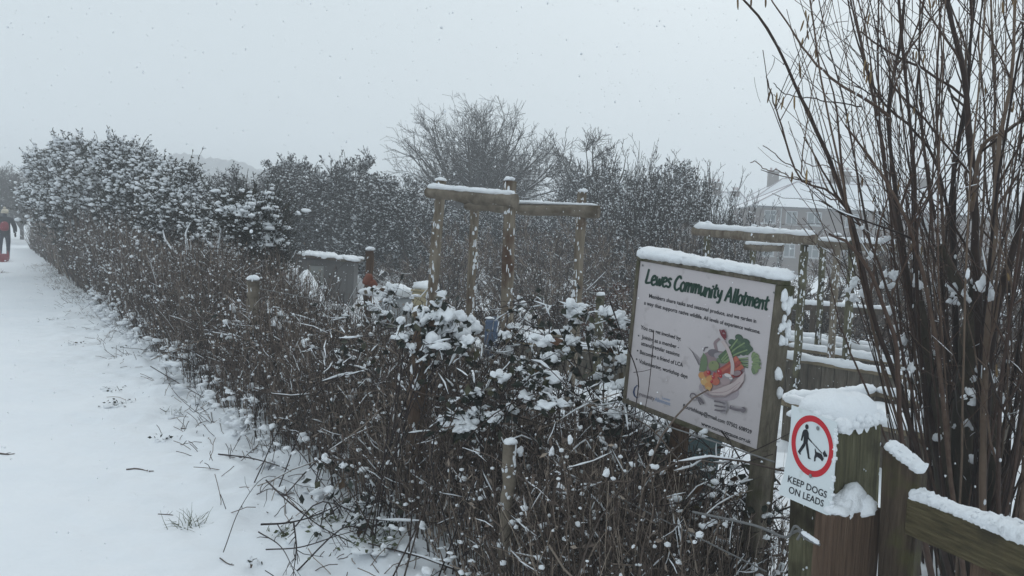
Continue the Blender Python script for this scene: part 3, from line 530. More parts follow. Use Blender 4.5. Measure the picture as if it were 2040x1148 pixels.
# field gate: hanging stile with slanted top, top rail, brace
gs = P(1800, 1148, 2.5); gate = empty('field_gate', (gs[0], gs[1], gh(gs[0], gs[1])), 'weathered wooden gate with slant-topped upright and snow along its top rail', 'gate')
a = P(1757, 888, 2.50); b = P(1832, 948, 2.42); dv = unit(np.cross(b - a, [0, 0, 1.])); dv = (dv if dv[1] > 0 else -dv) * .07; dv[2] = 0
bots = [down(P(1762, 1148, 2.50)), down(P(1822, 1148, 2.42)), None, None]; bots[2] = bots[1] + dv; bots[3] = bots[0] + dv
mb = MB(); mb.hull8(bots, [a, b, b + dv, a + dv]); rel(gate, mb); mb.build('stile', 'wood_dark', gate, bevel=.006)
mb = MB(); snow_ridge(mb, a + dv * .5 + [0, 0, .003], b + dv * .5 + [0, 0, .003], .040, .017, n=22, jit=.12); rel(gate, mb); mb.build('stile_snow', 'snow', gate)
r0 = P(1806, 992, 2.44); r1 = P(2040, 1082, 2.06); dirr = r1 - r0; r1 = r0 + dirr * 1.9; hv = P(1806, 1065, 2.44) - r0; dv = unit(np.cross(dirr, [0, 0, 1.])); dv = (dv if dv[1] > 0 else -dv) * .055; hv = np.array([0, 0, -.112])
mb = MB(); mb.box(r0, r1 - r0, hv, dv); rel(gate, mb); mb.build('top_rail', 'wood_gate', gate, bevel=.006)
mb = MB(); snow_ridge(mb, r0 + dv * .5 + [0, 0, .005], r1 + dv * .5 + [0, 0, .005], .034, .026, n=120, jit=.09, S=16); rel(gate, mb); mb.build('rail_snow', 'snow', gate)
a = P(1935, 1090, 2.25); b = P(2000, 1108, 2.16); dv2 = dv * .6; mb = MB(); mb.hull8([down(a), down(b), down(b) + dv2, down(a) + dv2], [a, b, b + dv2, a + dv2]); rel(gate, mb); mb.build('upright', 'wood_brown', gate, bevel=.004)
for k, dz in enumerate((.42, .72)):
    mb = MB(); q0 = r0 + dv * .2 - [0, 0, dz]; mb.box(q0, r1 - r0, (0, 0, -.09), dv * .6); rel(gate, mb); mb.build('lower_rail', 'wood_dark', gate, bevel=.005)

# ================================================================== FENCE POSTS AND WIRE
def snowcap(mb, c, r, h=1.0, n=7):
    for k in range(n): a = rng.random() * 6.28; q_ = rng.random() ** .5 * .45; mb.blobs([c + np.array([math.cos(a) * r * q_, math.sin(a) * r * q_, r * .25 * h + r * .2 * rng.random()])], [[r * .75, r * .75, r * .55 * h]], lv=2, jit=.08)
def roundpost(name, top, bot, r, label, cat, group=None, m_='wood_grey', cap=True, pn='pole', stick=26):
    root = empty(name, bot, label, cat, group); mb = MB(); n = 14; t = np.linspace(0, 1, n)[:, None]
    C = bot + (top - bot) * t + np.c_[rng.normal(size=n) * r * .10, rng.normal(size=n) * r * .10, np.zeros(n)]; mb.tube(C, r * (1 + .06 * rng.normal(size=n)), 12); rel(root, mb); mb.build(pn, m_, root)
    mb = MB()
    if cap: snowcap(mb, top, r)
    for k in range(stick):
        s_ = rng.random(); c = bot + (top - bot) * (.2 + .8 * s_); a = -1.57 + rng.normal() * .8; mb.blobs([c + np.array([math.cos(a), math.sin(a), 0]) * r * .97], [[min(r * .28, .005 + .010 * rng.random() ** 2), .005, .007 + .024 * rng.random() ** 2]], lv=2, jit=.4)
    if mb.n: rel(root, mb); mb.build('snow_cap', 'snow', root)
    return root
def fpost(px, ytop, Zd, r, label, m_='wood_moss', lean=0):
    t = P(px, ytop, Zd); b = down(t, .1); b[0] += lean; return roundpost('fence_post', t, b, r, label, 'fence post', 'round posts of the wire fence', m_, pn='stake')
fpost(840, 628, 4.3, .052, 'round fence post draped with snowy bramble, nearest whole post along the thicket', 'wood_brown')
fpost(505, 560, 7.35, .055, 'pale fence post with a rounded snow cap standing in the brown stems', 'wood_rail')
fpost(122, 462, 21.5, .05, 'thin dark stake far down the path edge before the tall hedge', 'wood_dark')
fpost(1016, 885, 3.5, .029, 'split narrow stake low in the stems between round post and notice board', 'wood_rail')
for k, h_ in enumerate((.98, .55)):
    pass
mb = MB(); nodes = []
for k, (hh) in enumerate((1.02, .66, .34)):
    pts = []
    for t in np.arange(0.15, 22, .35):
        p_ = G0 + U * t - N * .03; pts.append([p_[0], p_[1], hh - .12 * (t < 1.5) + .015 * math.sin(t * 1.7) + rng.normal() * .004])
    mb.tube(pts, .003, 5)
    for p_ in pts[1:14:1]:
        for a in (0, 1): d_ = rng.normal(size=3) * .012; mb.tube([np.array(p_) - d_, np.array(p_) + d_], .0015, 4)
tag(mb.build('fence_wire', 'metal'), 'sagging barbed wire strands running from the gate post through the thicket', 'wire')

# ================================================================== PERGOLAS
def pole_obj(root, name, pts, r, m_):
    mb = MB(); n = 16; C = catmull(pts, n); C[:, :] += rng.normal(size=(n, 3)) * (max(r) if isinstance(r, tuple) else r) * .06; mb.tube(C, np.linspace(r[0] if isinstance(r, tuple) else r, r[1] if isinstance(r, tuple) else r, n) * (1 + .05 * rng.normal(size=n)), 12); rel(root, mb); return mb.build(name, m_, root)
def pergola(label, posts, rails, extra=()):
    c0 = P(*posts[0][:2], posts[0][4]); root = empty('pergola', (c0[0], c0[1], gh(c0[0], c0[1])), label, 'pergola')
    for (xt, yt, xb, yb, d, r, m_) in posts:
        t = P(xt, yt, d); b = P(xb, yb, d); dirr = unit(t - b); g_ = gh(t[0], t[1]); b = t - dirr * (t[2] - g_ + .1) / dirr[2]; mid = (t + b) / 2 + [rng.normal() * .015, 0, 0]
        r = r * .88; pole_obj(root, 'post', [b, (b + mid) / 2, mid, (t + mid) / 2, t], r, m_)
        mb = MB(); snowcap(mb, t, r * .95, .9)
        for k in range(70):
            s_ = rng.random(); cpt = t + (b - t) * s_ * .85; a = -1.75 + rng.normal() * .45; z_ = .008 + .035 * rng.random() ** 2
            mb.blobs([cpt + np.array([math.cos(a), math.sin(a), 0]) * r * .96], [[.005 + .012 * rng.random() ** 2, .005, z_]], lv=2, jit=.3)
        rel(root, mb); mb.build('post_snow', 'snow', root)
    for (a, b, r, m_, sr, sh) in rails:
        A = P(*a); B = P(*b); mid = (A + B) / 2 + [0, 0, -.012]; pole_obj(root, 'rail', [A, (A * .6 + B * .4) + [0, 0, -.01], mid, B], r, m_)
        mb = MB(); rr = max(r) if isinstance(r, tuple) else r; snow_ridge(mb, A + [0, 0, rr * .85], B + [0, 0, rr * .85], sr, sh, n=34, jit=.16); rel(root, mb); mb.build('rail_snow', 'snow', root)
    return root
pergola('tall rustic frame of four round posts and two snowy rails, left of the notice board',
        [(878, 362, 857, 620, 7.7, .057, 'wood_grey'), (948, 392, 942, 690, 8.0, .050, 'wood_grey'), (1016, 362, 1010, 700, 7.0, .060, 'wood_grey'), (1160, 384, 1143, 640, 7.5, .052, 'wood_grey')],
        [((852, 383, 7.6), (1026, 400, 6.88), (.050, .058), 'wood_rail', .052, .034), ((928, 410, 7.9), (1192, 421, 7.42), (.042, .062), 'wood_rail', .046, .016)])
pergola('lower rustic pole frame with a long snow-topped rail behind the notice board and hazel',
        [(1410, 446, 1402, 640, 9.6, .045, 'wood_moss'), (1502, 452, 1490, 640, 10.6, .045, 'wood_moss'), (1604, 462, 1588, 705, 8.8, .050, 'wood_moss'), (1640, 486, 1628, 700, 10.2, .045, 'wood_moss'), (1668, 470, 1655, 700, 9.4, .048, 'wood_grey'), (1700, 480, 1686, 715, 8.6, .048, 'wood_moss')],
        [((1382, 460, 9.7), (1624, 478, 8.65), (.055, .058), 'wood_grey', .062, .042), ((1484, 491, 10.5), (1560, 494, 10.2), .045, 'wood_rail', .05, .03), ((1628, 486, 9.0), (1800, 492, 8.7), .050, 'wood_rail', .055, .030)])

# ================================================================== RAISED BEDS
def raised_bed(a, b, width, h, label, board_w=.14, m_='plank', fill=.8):
    """a,b: ground ends of the near side; the bed extends across N by width"""
    a = np.array(a + (0,), float) if len(a) == 2 else np.array(a); b = np.array(b + (0,), float) if len(b) == 2 else np.array(b)
    g = min(gh(a[0], a[1]), gh(b[0], b[1])); a[2] = b[2] = g; root = empty('raised_bed', a, label, 'raised bed', 'timber raised beds in the allotment')
    ax = unit(b - a); nr = np.array([-ax[1], ax[0], 0]); nr = nr if nr @ N > 0 else -nr; L = np.linalg.norm(b - a); top = h
    for (o_, d_, L_) in ((a, ax, L), (a + nr * width, ax, L), (a, nr, width), (b, nr, width)):
        side = np.cross([0, 0, 1.], d_); mb = MB(); x_ = .02
        while x_ < L_ - .03:
            w_ = min(board_w * (.9 + .2 * rng.random()), L_ - x_ - .02); dz = rng.normal() * .006
            mb.box(o_ + d_ * x_ - side * .012 - [0, 0, .3], d_ * (w_ - .008), side * .024, (0, 0, top + .28 + dz)); x_ += w_
        rel(root, mb); mb.build('side', m_, root)
        mb = MB(); mb.box(o_ - side * .035 + [0, 0, top - .02], d_ * L_, side * .07, (0, 0, .04)); rel(root, mb); mb.build('rim', 'timber', root, bevel=.004)
        mb = MB(); snow_ridge(mb, o_ + [0, 0, top + .03], o_ + d_ * L_ + [0, 0, top + .03], .055, .045, n=int(10 + L_ * 12), jit=.10); rel(root, mb); mb.build('rim_snow', 'snow', root)
    gx, gy = np.meshgrid(np.linspace(.01, .99, 40), np.linspace(.02, .98, 24), indexing='ij')
    V = a + gx[..., None] * ax * L + gy[..., None] * nr * width; V[..., 2] = g + top * fill + .09 * vnoise(V[..., 0] * 3, V[..., 1] * 3) + .04 * vnoise(V[..., 0] * 9, V[..., 1] * 9)
    idx = np.arange(gx.size).reshape(gx.shape); q = np.stack([idx[:-1, :-1], idx[1:, :-1], idx[1:, 1:], idx[:-1, 1:]], -1).reshape(-1, 4)
    mb = MB(); mb.add(V.reshape(-1, 3), quads=q); rel(root, mb); mb.build('snow_fill', 'snow', root); return root
def on(px, py, z, ):                       # ground plan point seen at a pixel at height z
    r_ = ray(px, py); k = (z - CAMZ) / r_[2]; p_ = CAM + r_ * k; return (float(p_[0]), float(p_[1]))
def bed_from(pa, pb, z, **kw):
    a = on(*pa, z); b = on(*pb, z); return a, b
for pa, pb, z, wd, lab in (((1560, 802), (1830, 868), .36, 1.25, 'timber raised bed heaped with snow just behind the dog sign post'),
                           ((1480, 700), (1800, 752), .40, .95, 'raised bed of upright boards behind the notice board, second row back'),
                           ((1490, 668), (1790, 712), .40, .6, 'narrow raised bed beyond the second row, under the lower pole frame'),
                           ((1025, 680), (1262, 708), .36, 1.0, 'raised bed with grey upright boards and thick snowy rim left of the notice board'),
                           ((1150, 660), (1330, 672), .30, 1.0, 'far raised bed with pale timber edge and a brown stub, left of the notice board')):
    a, b = bed_from(pa, pb, z); g = min(gh(*a), gh(*b)); raised_bed(a, b, wd, z - g, lab)
# dark slatted fence with snowy rail, far right
a = on(1560, 604, .9); b = on(1770, 616, .9)
a = np.array([*P(1555, 603, 12.5)]); b = np.array([*P(1790, 619, 12.0)]); root = empty('slat_fence', (a[0], a[1], gh(a[0], a[1])), 'dark slatted fence with a thin snowy top rail beyond the lower pole frame', 'fence')
mb = MB(); ax = unit(b - a); L = np.linalg.norm(b - a); side = np.cross([0, 0, 1.], ax)
for k in range(int(L / .11)):
    if k % 4 == 0: o_ = a + ax * k * .11; gz_ = gh(o_[0], o_[1]); mb.box([o_[0], o_[1], gz_ - .1], ax * .085, side * .02, (0, 0, o_[2] - gz_ + .05 + rng.normal() * .01))
rel(root, mb); o_s = mb.build('slats', 'wood_dark', root); o_s['kind'] = 'stuff'; mb = MB(); mb.box(a - side * .03, b - a, side * .03 * .9, (0, 0, -.09)); rel(root, mb); mb.build('rail', 'wood_dark', root)
mb = MB(); snow_ridge(mb, a + [0, 0, .02], b + [0, 0, .02], .05, .035, n=40, jit=.15); rel(root, mb); mb.build('rail_snow', 'snow', root)
# shed
c = P(660, 520, 17.5); g = gh(c[0], c[1]); root = empty('garden_shed', (c[0], c[1], g), 'small grey shed with snow on its sloping roof and a pale window panel', 'shed', rz=.12)
mb = MB(); hh = 1.75 - .05; mb.box((-.55, -.5, 0), (1.08, 0, 0), (0, 1.2, 0), (0, 0, c[2] - g + .04)); mb.build('walls', 'shed_wall', root); mb = MB()
for k in range(8): mb.box((-.55 + k * .135, -.516, 0), (.122, 0, 0), (0, .015, 0), (0, 0, c[2] - g + .02))
mb.build('cladding', 'shed_wall', root)
mb = MB(); mb.box((-.40, -.535, c[2] - g - .46), (.30, 0, 0), (0, .018, 0), (0, 0, .36)); mb.build('window_panel', 'shed_panel', root)
mb = MB(); zt = c[2] - g; mb.hull8([(-.66, -.66, zt + .08), (.64, -.66, zt + .0), (.64, .85, zt + .0), (-.66, .85, zt + .08)], [(-.66, -.66, zt + .13), (.64, -.66, zt + .05), (.64, .85, zt + .05), (-.66, .85, zt + .13)]); ro = mb.build('roof', 'wood_dark', root)
mb = MB()
for k in range(90): x_ = rng.uniform(-.62, .58); y_ = rng.uniform(-.62, .8); mb.blobs([(x_, y_, zt + .13 - (x_ + .66) * .06)], [[.10, .10, .05 + .02 * (x_ < .1)]], lv=2, jit=.1)
mb.build('roof_snow', 'snow', root)
mb = MB(); mb.box((-.45, -.62, zt - .56), (.42, 0, 0), (0, .08, 0), (0, 0, .05)); mb.build('ledge', 'snow', root)
# snow covered tarpaulin heap
c = P(600, 600, 10.6); g = gh(c[0], c[1]); gx, gy = np.meshgrid(np.linspace(-1, 1, 46), np.linspace(-1, 1, 34), indexing='ij')
X = c[0] + gx * .95; Y = c[1] + gy * .7; px_ = [(-.85, .45), (-.35, .52), (.05, 1.0), (.35, .62), (.62, .60), (.92, .15)]; prof = np.interp(gx, [a for a, b in px_], [b for a, b in px_])
Zh = (c[2] + .48 - g) * prof * np.clip(1 - np.abs(gy) ** 2.2, 0, 1) * np.clip((1 - np.abs(gx)) * 6, 0, 1) + .10 * vnoise(X * 5, Y * 5) * np.clip(prof * 3, 0, 1); mb = MB()
V = np.stack([X, Y, g - .05 + Zh], -1); idx = np.arange(gx.size).reshape(gx.shape); q = np.stack([idx[:-1, :-1], idx[1:, :-1], idx[1:, 1:], idx[:-1, 1:]], -1).reshape(-1, 4); mb.add(V.reshape(-1, 3), quads=q)
tag(mb.build('covered_heap', 'snow'), 'peaked heap buried in snow in front of the grey shed', 'heap')
# compost bins / boxes
c = P(790, 600, 11); g = gh(c[0], c[1]); root = empty('compost_bin', (c[0], c[1], g), 'grey dome bin capped with snow between the rusty post and the pergola', 'bin')
mb = MB(); zt = c[2] + .05 - g; an = np.linspace(0, 6.2832, 25)[:-1]; rings = [(0, .30), (zt * .6, .27), (zt * .9, .24), (zt, .18)]; mb.tube([(0, 0, h_) for h_, _ in rings], [r_ for _, r_ in rings], 20); mb.build('body', 'grey_tarp', root); mb = MB(); snowcap(mb, np.array([0, 0, zt]), .24, .7, 14); mb.build('snow_cap', 'snow', root)
c = P(848, 590, 10.5); g = gh(c[0], c[1]); root = empty('storage_box', (c[0], c[1], g), 'tan plastic box with snow on its lid, left of the first pergola post', 'box', rz=-.2)
mb = MB(); zt = c[2] + .06 - g; mb.hull8([(-.12, -.15, 0), (.12, -.15, 0), (.12, .15, 0), (-.12, .15, 0)], [(-.14, -.17, zt), (.14, -.17, zt), (.14, .17, zt), (-.14, .17, zt)]); mb.build('body', 'tan', root, bevel=.02)
mb = MB(); mb.box((-.15, -.18, zt + .002), (.30, 0, 0), (0, .36, 0), (0, 0, .03)); mb.build('lid', 'tan', root, bevel=.01); mb = MB(); snowcap(mb, np.array([0, 0, zt + .02]), .16, .7, 14); mb.build('snow_cap', 'snow', root)
c = P(980, 640, 10.2); g = gh(c[0], c[1]); root = empty('water_container', (c[0], c[1], g), 'blue plastic container half buried in snow behind the middle pergola posts', 'container')
mb = MB(); zt = c[2] + .02 - g; mb.hull8([(-.09, -.1, 0), (.09, -.1, 0), (.09, .1, 0), (-.09, .1, 0)], [(-.08, -.09, zt), (.08, -.09, zt), (.08, .09, zt), (-.08, .09, zt)]); mb.build('body', 'blue_plastic', root, bevel=.02); mb = MB(); mb.tube([(.03, 0, zt - .01), (.03, 0, zt + .04)], .025, 12); mb.build('neck', 'blue_plastic', root); mb = MB(); snowcap(mb, np.array([-.02, 0, zt]), .06, .5, 6); mb.build('snow_cap', 'snow', root)
# low post with cap, right of pergola
t = P(1197, 590, 8.6); roundpost('bed_post', t, down(t), .045, 'short white-spattered post with rounded snow cap between pergola and notice board', 'post', None, 'wood_moss', stick=40)
# rusty ornament post
t = P(737, 500, 8.2); root = roundpost('wooden_post', t, down(t), .045, 'weathered post with rusty brown metal ornament and snow, between shed and pergola', 'post', None, 'wood_brown', stick=20)
mb = MB(); c = P(734, 560, 8.1); ic = c - np.array(root.location)
mb.blobs([ic, ic + [.045, .0, -.03]], [[.055, .04, .07], [.05, .04, .05]], lv=3, jit=.12)
mb.build('rusty_ornament', 'rust', root)
mb = MB(); mb.blobs([P(737, 583, 8.05) - np.array(root.location) + rng.normal(size=3) * [.05, .03, .012] for _ in range(12)], .035, lv=2, jit=.1); mb.build('ornament_snow', 'snow', root)
# teal water butt seen under the notice board
c = P(1290, 850, 4.9); g = gh(c[0], c[1]); root = empty('water_trough', (c[0], c[1], g), 'dark teal trough with snowy rim low behind the left leg of the notice board', 'trough', rz=-.95)
mb = MB(); zt = c[2] + .02 - g; mb.hull8([(-.38, -.18, 0), (.38, -.18, 0), (.38, .18, 0), (-.38, .18, 0)], [(-.42, -.2, zt), (.42, -.2, zt), (.42, .2, zt), (-.42, .2, zt)]); mb.build('body', 'teal', root, bevel=.01)
mb = MB(); snow_ridge(mb, (-.42, -.18, zt + .02), (.42, -.18, zt + .02), .05, .05, n=30); snow_ridge(mb, (-.42, 0.05, zt + .02), (.42, 0.05, zt + .02), .18, .07, n=30); mb.build('snow_fill', 'snow', root)

# ================================================================== HOUSES
def house(label, c, w, d, wh, rh, rot, wins=(), pipes=(), chim=(), lower=True, hipl=4.2, hipr=4.2):
    g = gh(c[0], c[1]); root = empty('house', (c[0], c[1], -.6), label, 'house', None, rz=rot); wh += .6
    mb = MB(); mb.box((0, 0, 0), (w, 0, 0), (0, d, 0), (0, 0, wh)); mb.build('wall', 'house_wall', root)
    e = .45; mb = MB(); V = [(-e, -e, wh), (w + e, -e, wh), (w + e, d + e, wh), (-e, d + e, wh), (hipl, d / 2, wh + rh), (w - hipr, d / 2, wh + rh)]
    V = [np.array(v, float) + [0, 0, .01] for v in V]; mb.add(V, quads=[(0, 1, 5, 4), (2, 3, 4, 5), (3, 2, 1, 0)], tris=[(1, 2, 5), (3, 0, 4)], smooth=False); rf = mb.build('roof', 'snow', root)
    mb = MB()
    for pth in ([V[0], V[4]], [V[3], V[4]], [V[1], V[5]], [V[4], V[5]]): mb.tube([p_ + [0, 0, .03] for p_ in pth], .05, 6)
    mb.build('ridge_tiles', 'p_shadow', rf)
    mb = MB(); mb.box((-e, -e - .10, wh - .14), (w + 2 * e, 0, 0), (0, .10, 0), (0, 0, .13)); mb.build('gutter', 'gutter', root)
    for px_ in pipes: mb = MB(); mb.tube([(px_, -.08, .1), (px_, -.08, wh + .1)], .05, 8); mb.build('drainpipe', 'upvc', root)
    for x_, ww in wins:
        for zb__ in ((wh - 1.35, wh - 3.95) if lower else (wh - 1.35,)):
            mb = MB(); z0 = zb__; h_ = 1.05
            mb.box((x_, -.03, z0), (ww, 0, 0), (0, .028, 0), (0, 0, .07)); mb.box((x_, -.03, z0 + h_ - .07), (ww, 0, 0), (0, .028, 0), (0, 0, .07))
            for xx in (0, ww * .48, ww - .07): mb.box((x_ + xx, -.034, z0 + .071), (.07, 0, 0), (0, .032, 0), (0, 0, h_ - .142))
            mb.box((x_ + ww * .48 + .071, -.03, z0 + h_ * .62), (ww * .52 - .142, 0, 0), (0, .028, 0), (0, 0, .06)); fr_ = mb.build('window', 'upvc', root)
            mb = MB(); mb.box((x_ + .05, -.012, z0 + .05), (ww - .1, 0, 0), (0, .01, 0), (0, 0, h_ - .1)); mb.build('pane', 'glass', fr_)
            mb = MB(); mb.box((x_ - .06, -.12, z0 - .07), (ww + .12, 0, 0), (0, .11, 0), (0, 0, .065)); mb.build('sill', 'upvc', fr_)
    for cx, cy, cz, cw, ch in chim:
        mb = MB(); mb.box((cx, cy, cz), (cw, 0, 0), (0, .7, 0), (0, 0, ch)); mb.box((cx - .07, cy - .07, cz + ch), (cw + .14, 0, 0), (0, .84, 0), (0, 0, .12)); cm = mb.build('chimney', 'house_wall', rf)
        mb = MB(); nn = max(2, int(cw / .35))
        for k in range(nn): x_ = cx + (k + .5) * cw / nn; mb.tube([(x_, cy + .35, cz + ch + .12), (x_, cy + .35, cz + ch + .5)], .11, 8)
        mb.build('chimney_pots', 'p_basket', cm)
        mb = MB(); mb.box((cx - .05, cy - .05, cz + ch + .121), (cw + .1, 0, 0), (0, .8, 0), (0, 0, .08)); mb.build('chimney_snow', 'snow', cm)
    return root
HZ = 64.0
c = P(1507, 410, HZ); house('long brick house with snowy hipped roof and white upper windows behind the lower pole frame', (c[0], c[1]), 19, 8.5, c[2] - 0, 2.35, -.06,
     wins=((.65, .95), (2.35, .9), (4.0, 1.15), (7.0, 1.0), (9.3, 1.0), (12.5, 1.1)), pipes=(1.95, 8.4), chim=((7.2, 4.5, 8.6 - 1.0, 1.5, 1.5), (14, 4.5, 7.2, 1.4, 1.6)))
c = P(1478, 418, 78); house('snowy roofed house behind the long brick house, a square chimney on its ridge', (c[0], c[1]), 17, 10, c[2], 3.6, -.06, chim=((3.6, 5, c[2] + 3.3, 1.0, 1.5),), hipl=5, hipr=5, lower=False)
c = P(1380, 436, 72); house('lower snowy roofed house left of the others with a broad square chimney', (c[0], c[1]), 6.0, 9, c[2], 2.8, .02, chim=((2.1, 3.8, c[2] + 2.2, 1.35, 1.9), (4.6, 3.8, c[2] + 2.5, .6, .9)), hipl=.5, hipr=.5, lower=False)

# ================================================================== VEGETATION
def twig_tree(name, base, H, label, cat, group, spread=.55, trunk_r=.12, nl=9, nb=70, nt=700, nf=0, bark='bark_dark', snowf=.5, lean=0, fork=.25, leaf=0, leafm='dark_leaf', leafL=.06, upb=.12, th=.0045, lenk=1.0, snowleaf=0.0, flatc=1.0, lmin=.65, drop=.5, spmin=.25):
    base = np.array([base[0], base[1], gh(base[0], base[1]) - .05]) if len(base) == 2 else np.asarray(base, float); root = empty(name, base, label, cat, group); mb = MB(); o = np.zeros((1, 3))
    tr = curves(o, [[lean, 0, 1.]], H * fork, 5, .04); rt = np.linspace(1, .8, 5)[None] * trunk_r
    tip = np.repeat(tr[:, -1], nl, 0) - np.array([0, 0, 1]) * (rng.random((nl, 1)) * H * fork * drop); az = np.arange(nl) * 2.4 + rng.random(nl); sp = spread * (spmin + 1.0 * rng.random(nl))
    d = np.stack([np.cos(az) * sp, np.sin(az) * sp, np.ones(nl)], 1); ln = H * (1 - fork) * (lmin + (1 - lmin) * rng.random(nl)) * flatc
    C1 = curves(tip, d, ln, 7, .09, .03); R1 = np.linspace(.62, .12, 7)[None] * trunk_r * (.7 + .5 * rng.random((nl, 1)))
    C2, R2 = spawn(C1, R1, nb, .15, 1, .7, (H * .12 * lenk, H * .30 * lenk), 6, .12, upb, .6, .3, .45); C3, R3 = spawn(C2, R2, nt, .1, 1, .7, (H * .05 * lenk, H * .13 * lenk), 5, .14, upb, .6, .4)
    R3 = np.maximum(R3, th); R2 = np.maximum(R2, th * 1.3)
    mb.tubes(tr, rt, 8); mb.tubes(C1, R1, 6); rel0 = mb; rel0.build('trunk', bark, root)
    mb = MB(); mb.tubes(C2, R2, 4); mb.tubes(C3, R3, 3); last = C3
    snow_on(mb, C1, R1, snowf, .8, 1, extra=.006); snow_on(mb, C2, R2, snowf, .9, 1, extra=.006); snow_on(mb, C3, R3, snowf * .8, 1, 1, 3, extra=.004)
    if nf: C4_, R4 = spawn(C3, R3, nf, .1, 1, .65, (H * .02 * lenk, H * .06 * lenk), 4, .15, upb, .7, .5); R4 = np.maximum(R4, th * .75); mb.tubes(C4_, R4, 3); snow_on(mb, C4_, R4, snowf * .4, 1, 1, 3, extra=.003); last = C4_
    mats = [bark, 'snow']
    if leaf:
        mats.append(leafm); p_, d_ = pts_on(last, leaf); mb.leaves(p_ + rng.normal(size=p_.shape) * leafL * .3, d_ + rng.normal(size=p_.shape) * .8, leafL * (.6 + .8 * rng.random(leaf)), leafL * .55, 2)
        if snowleaf: k = int(leaf * snowleaf); p_, d_ = pts_on(last, k); mb.blobs(p_ + [0, 0, leafL * .2], leafL * (.2 + .28 * rng.random(k)), 1, 1, .3, flat=.6)
    mb.build('crown', mats, root); return root
def clone(root, loc, rz, sc, label=None):
    r_ = root.copy(); COL.objects.link(r_); r_.location = Vector(loc); r_.rotation_euler = (0, 0, rz); r_.scale = (sc[0], sc[0], sc[1])
    if label: r_['label'] = label
    for ch in root.children:
        c_ = ch.copy(); COL.objects.link(c_); c_.parent = r_
    return r_
def gxy(px, Zd): return np.array([(px - 1020) / F * Zd, Zd])
def topz(px, py, Zd): return P(px, py, Zd)[2]
def at_g(px, Zd): p_ = gxy(px, Zd); return (p_[0], p_[1], gh(p_[0], p_[1]) - .05)

# big bare tree and its neighbour
Zd = 38; H = topz(930, 205, Zd) + .4
twig_tree('bare_tree', gxy(945, Zd), H, 'tall bare tree with a wide fan-shaped crown rising above the pergola', 'tree', None, spread=1.7, trunk_r=.15, nl=46, nb=900, nt=3600, nf=8000, snowf=.75, fork=.36, th=.0078, upb=.05, lenk=.85, lmin=.92, drop=.35, flatc=1.0, spmin=.05)
Zd = 33; H = topz(1170, 262, Zd) + .4
twig_tree('bare_tree', gxy(1165, Zd), H, 'smaller bare tree with open upright twigs right of the tall fan-shaped tree', 'tree', None, spread=.85, trunk_r=.13, nl=15, nb=170, nt=1100, nf=2400, snowf=.6, fork=.42, th=.009, upb=.10, lenk=.75, lmin=.8, drop=.4, spmin=.05)
# dense dark trees of the middle distance
TG = 'dark leafy trees behind the allotment'
d0 = twig_tree('dense_tree', gxy(650, 27), topz(650, 318, 27) + .5, 'tallest of the dark snow-flecked trees, behind the grey shed', 'tree', TG, spread=.62, trunk_r=.14, nl=16, nb=200, nt=2000, nf=4200, leaf=24000, leafL=.08, snowf=.5, fork=.1, th=.009, snowleaf=.34)
d1 = twig_tree('dense_tree', gxy(540, 25), topz(540, 345, 25) + .5, 'broad dark snow-flecked tree just right of the dark cypress-like bush', 'tree', TG, spread=.8, trunk_r=.12, nl=16, nb=190, nt=1900, nf=4000, leaf=22000, leafL=.08, snowf=.5, fork=.08, th=.009, snowleaf=.34)
H0 = topz(650, 318, 27) + .5; H1 = topz(540, 345, 25) + .5
for src, Hs, px, py, Zd, rz, lab in ((d1, H1, 740, 365, 24, 2.0, 'dark snow-flecked tree between shed and pergola, left of the rusty post top'), (d0, H0, 480, 368, 30, 1.1, 'hazier dark tree behind the snow-capped bush'), (d1, H1, 820, 395, 23, 4.0, 'low dark snow-flecked tree behind the left pergola post'),
                                (d0, H0, 600, 352, 30, 3.2, 'dark tree left behind the tallest dark tree'), (d1, H1, 700, 345, 31, 5.0, 'dark tree right behind the tallest dark tree'), (d0, H0, 900, 400, 28, 2.6, 'dark twiggy tree behind the pergola cross rail'), (d1, H1, 1010, 410, 29, 1.6, 'dark tree beneath the tall fan-shaped tree'), (d0, H0, 1110, 405, 27, 4.4, 'dark twiggy tree behind the right pergola post'), (d1, H1, 1190, 370, 30, 3.0, 'dark tree beneath the smaller bare tree'), (d1, H1, 1270, 330, 30, .7, 'dark dense tree left of the slender saplings'), (d1, H1, 430, 378, 36, .3, 'faint hazy tree behind the evergreen hedge end')):
    clone(src, at_g(px, Zd), rz, ((topz(px, py, Zd) + .5) / Hs * (1.0 if px != 740 else 1.25), (topz(px, py, Zd) + .5) / Hs), lab)
# brown twiggy bushes of the middle ground
BG = 'snowy twig bushes in and behind the allotment'
def bush(px, py, Zd, label, W=.8, **kw):
    H = max(.6, topz(px, py, Zd) - gh(*gxy(px, Zd)) + .05); a = dict(spread=W, trunk_r=.03, nl=22, nb=170, nt=1300, nf=1800, snowf=.7, fork=.04, th=.0045, upb=.16, lenk=.9, bark='stem', flatc=1.05); a.update(kw)
    return twig_tree('twig_bush', gxy(px, Zd), H, label, 'bush', BG, **a), H
b0, Hb0 = bush(1090, 430, 15, 'brown snowy twig bush filling the gap between the two right pergola posts')
b1, Hb1 = bush(900, 450, 15.5, 'snowy twig bush between the two left pergola posts', W=.9)
b2, Hb2 = bush(1240, 560, 9.8, 'low rusty-leaved snowy bush just left of the notice board', W=.7, leaf=3500, leafm='rust_leaf', leafL=.035, snowleaf=.5)
b3, Hb3 = bush(980, 560, 11.5, 'low snow-laden twig bush behind the middle pergola posts', W=1.0)
k = 0
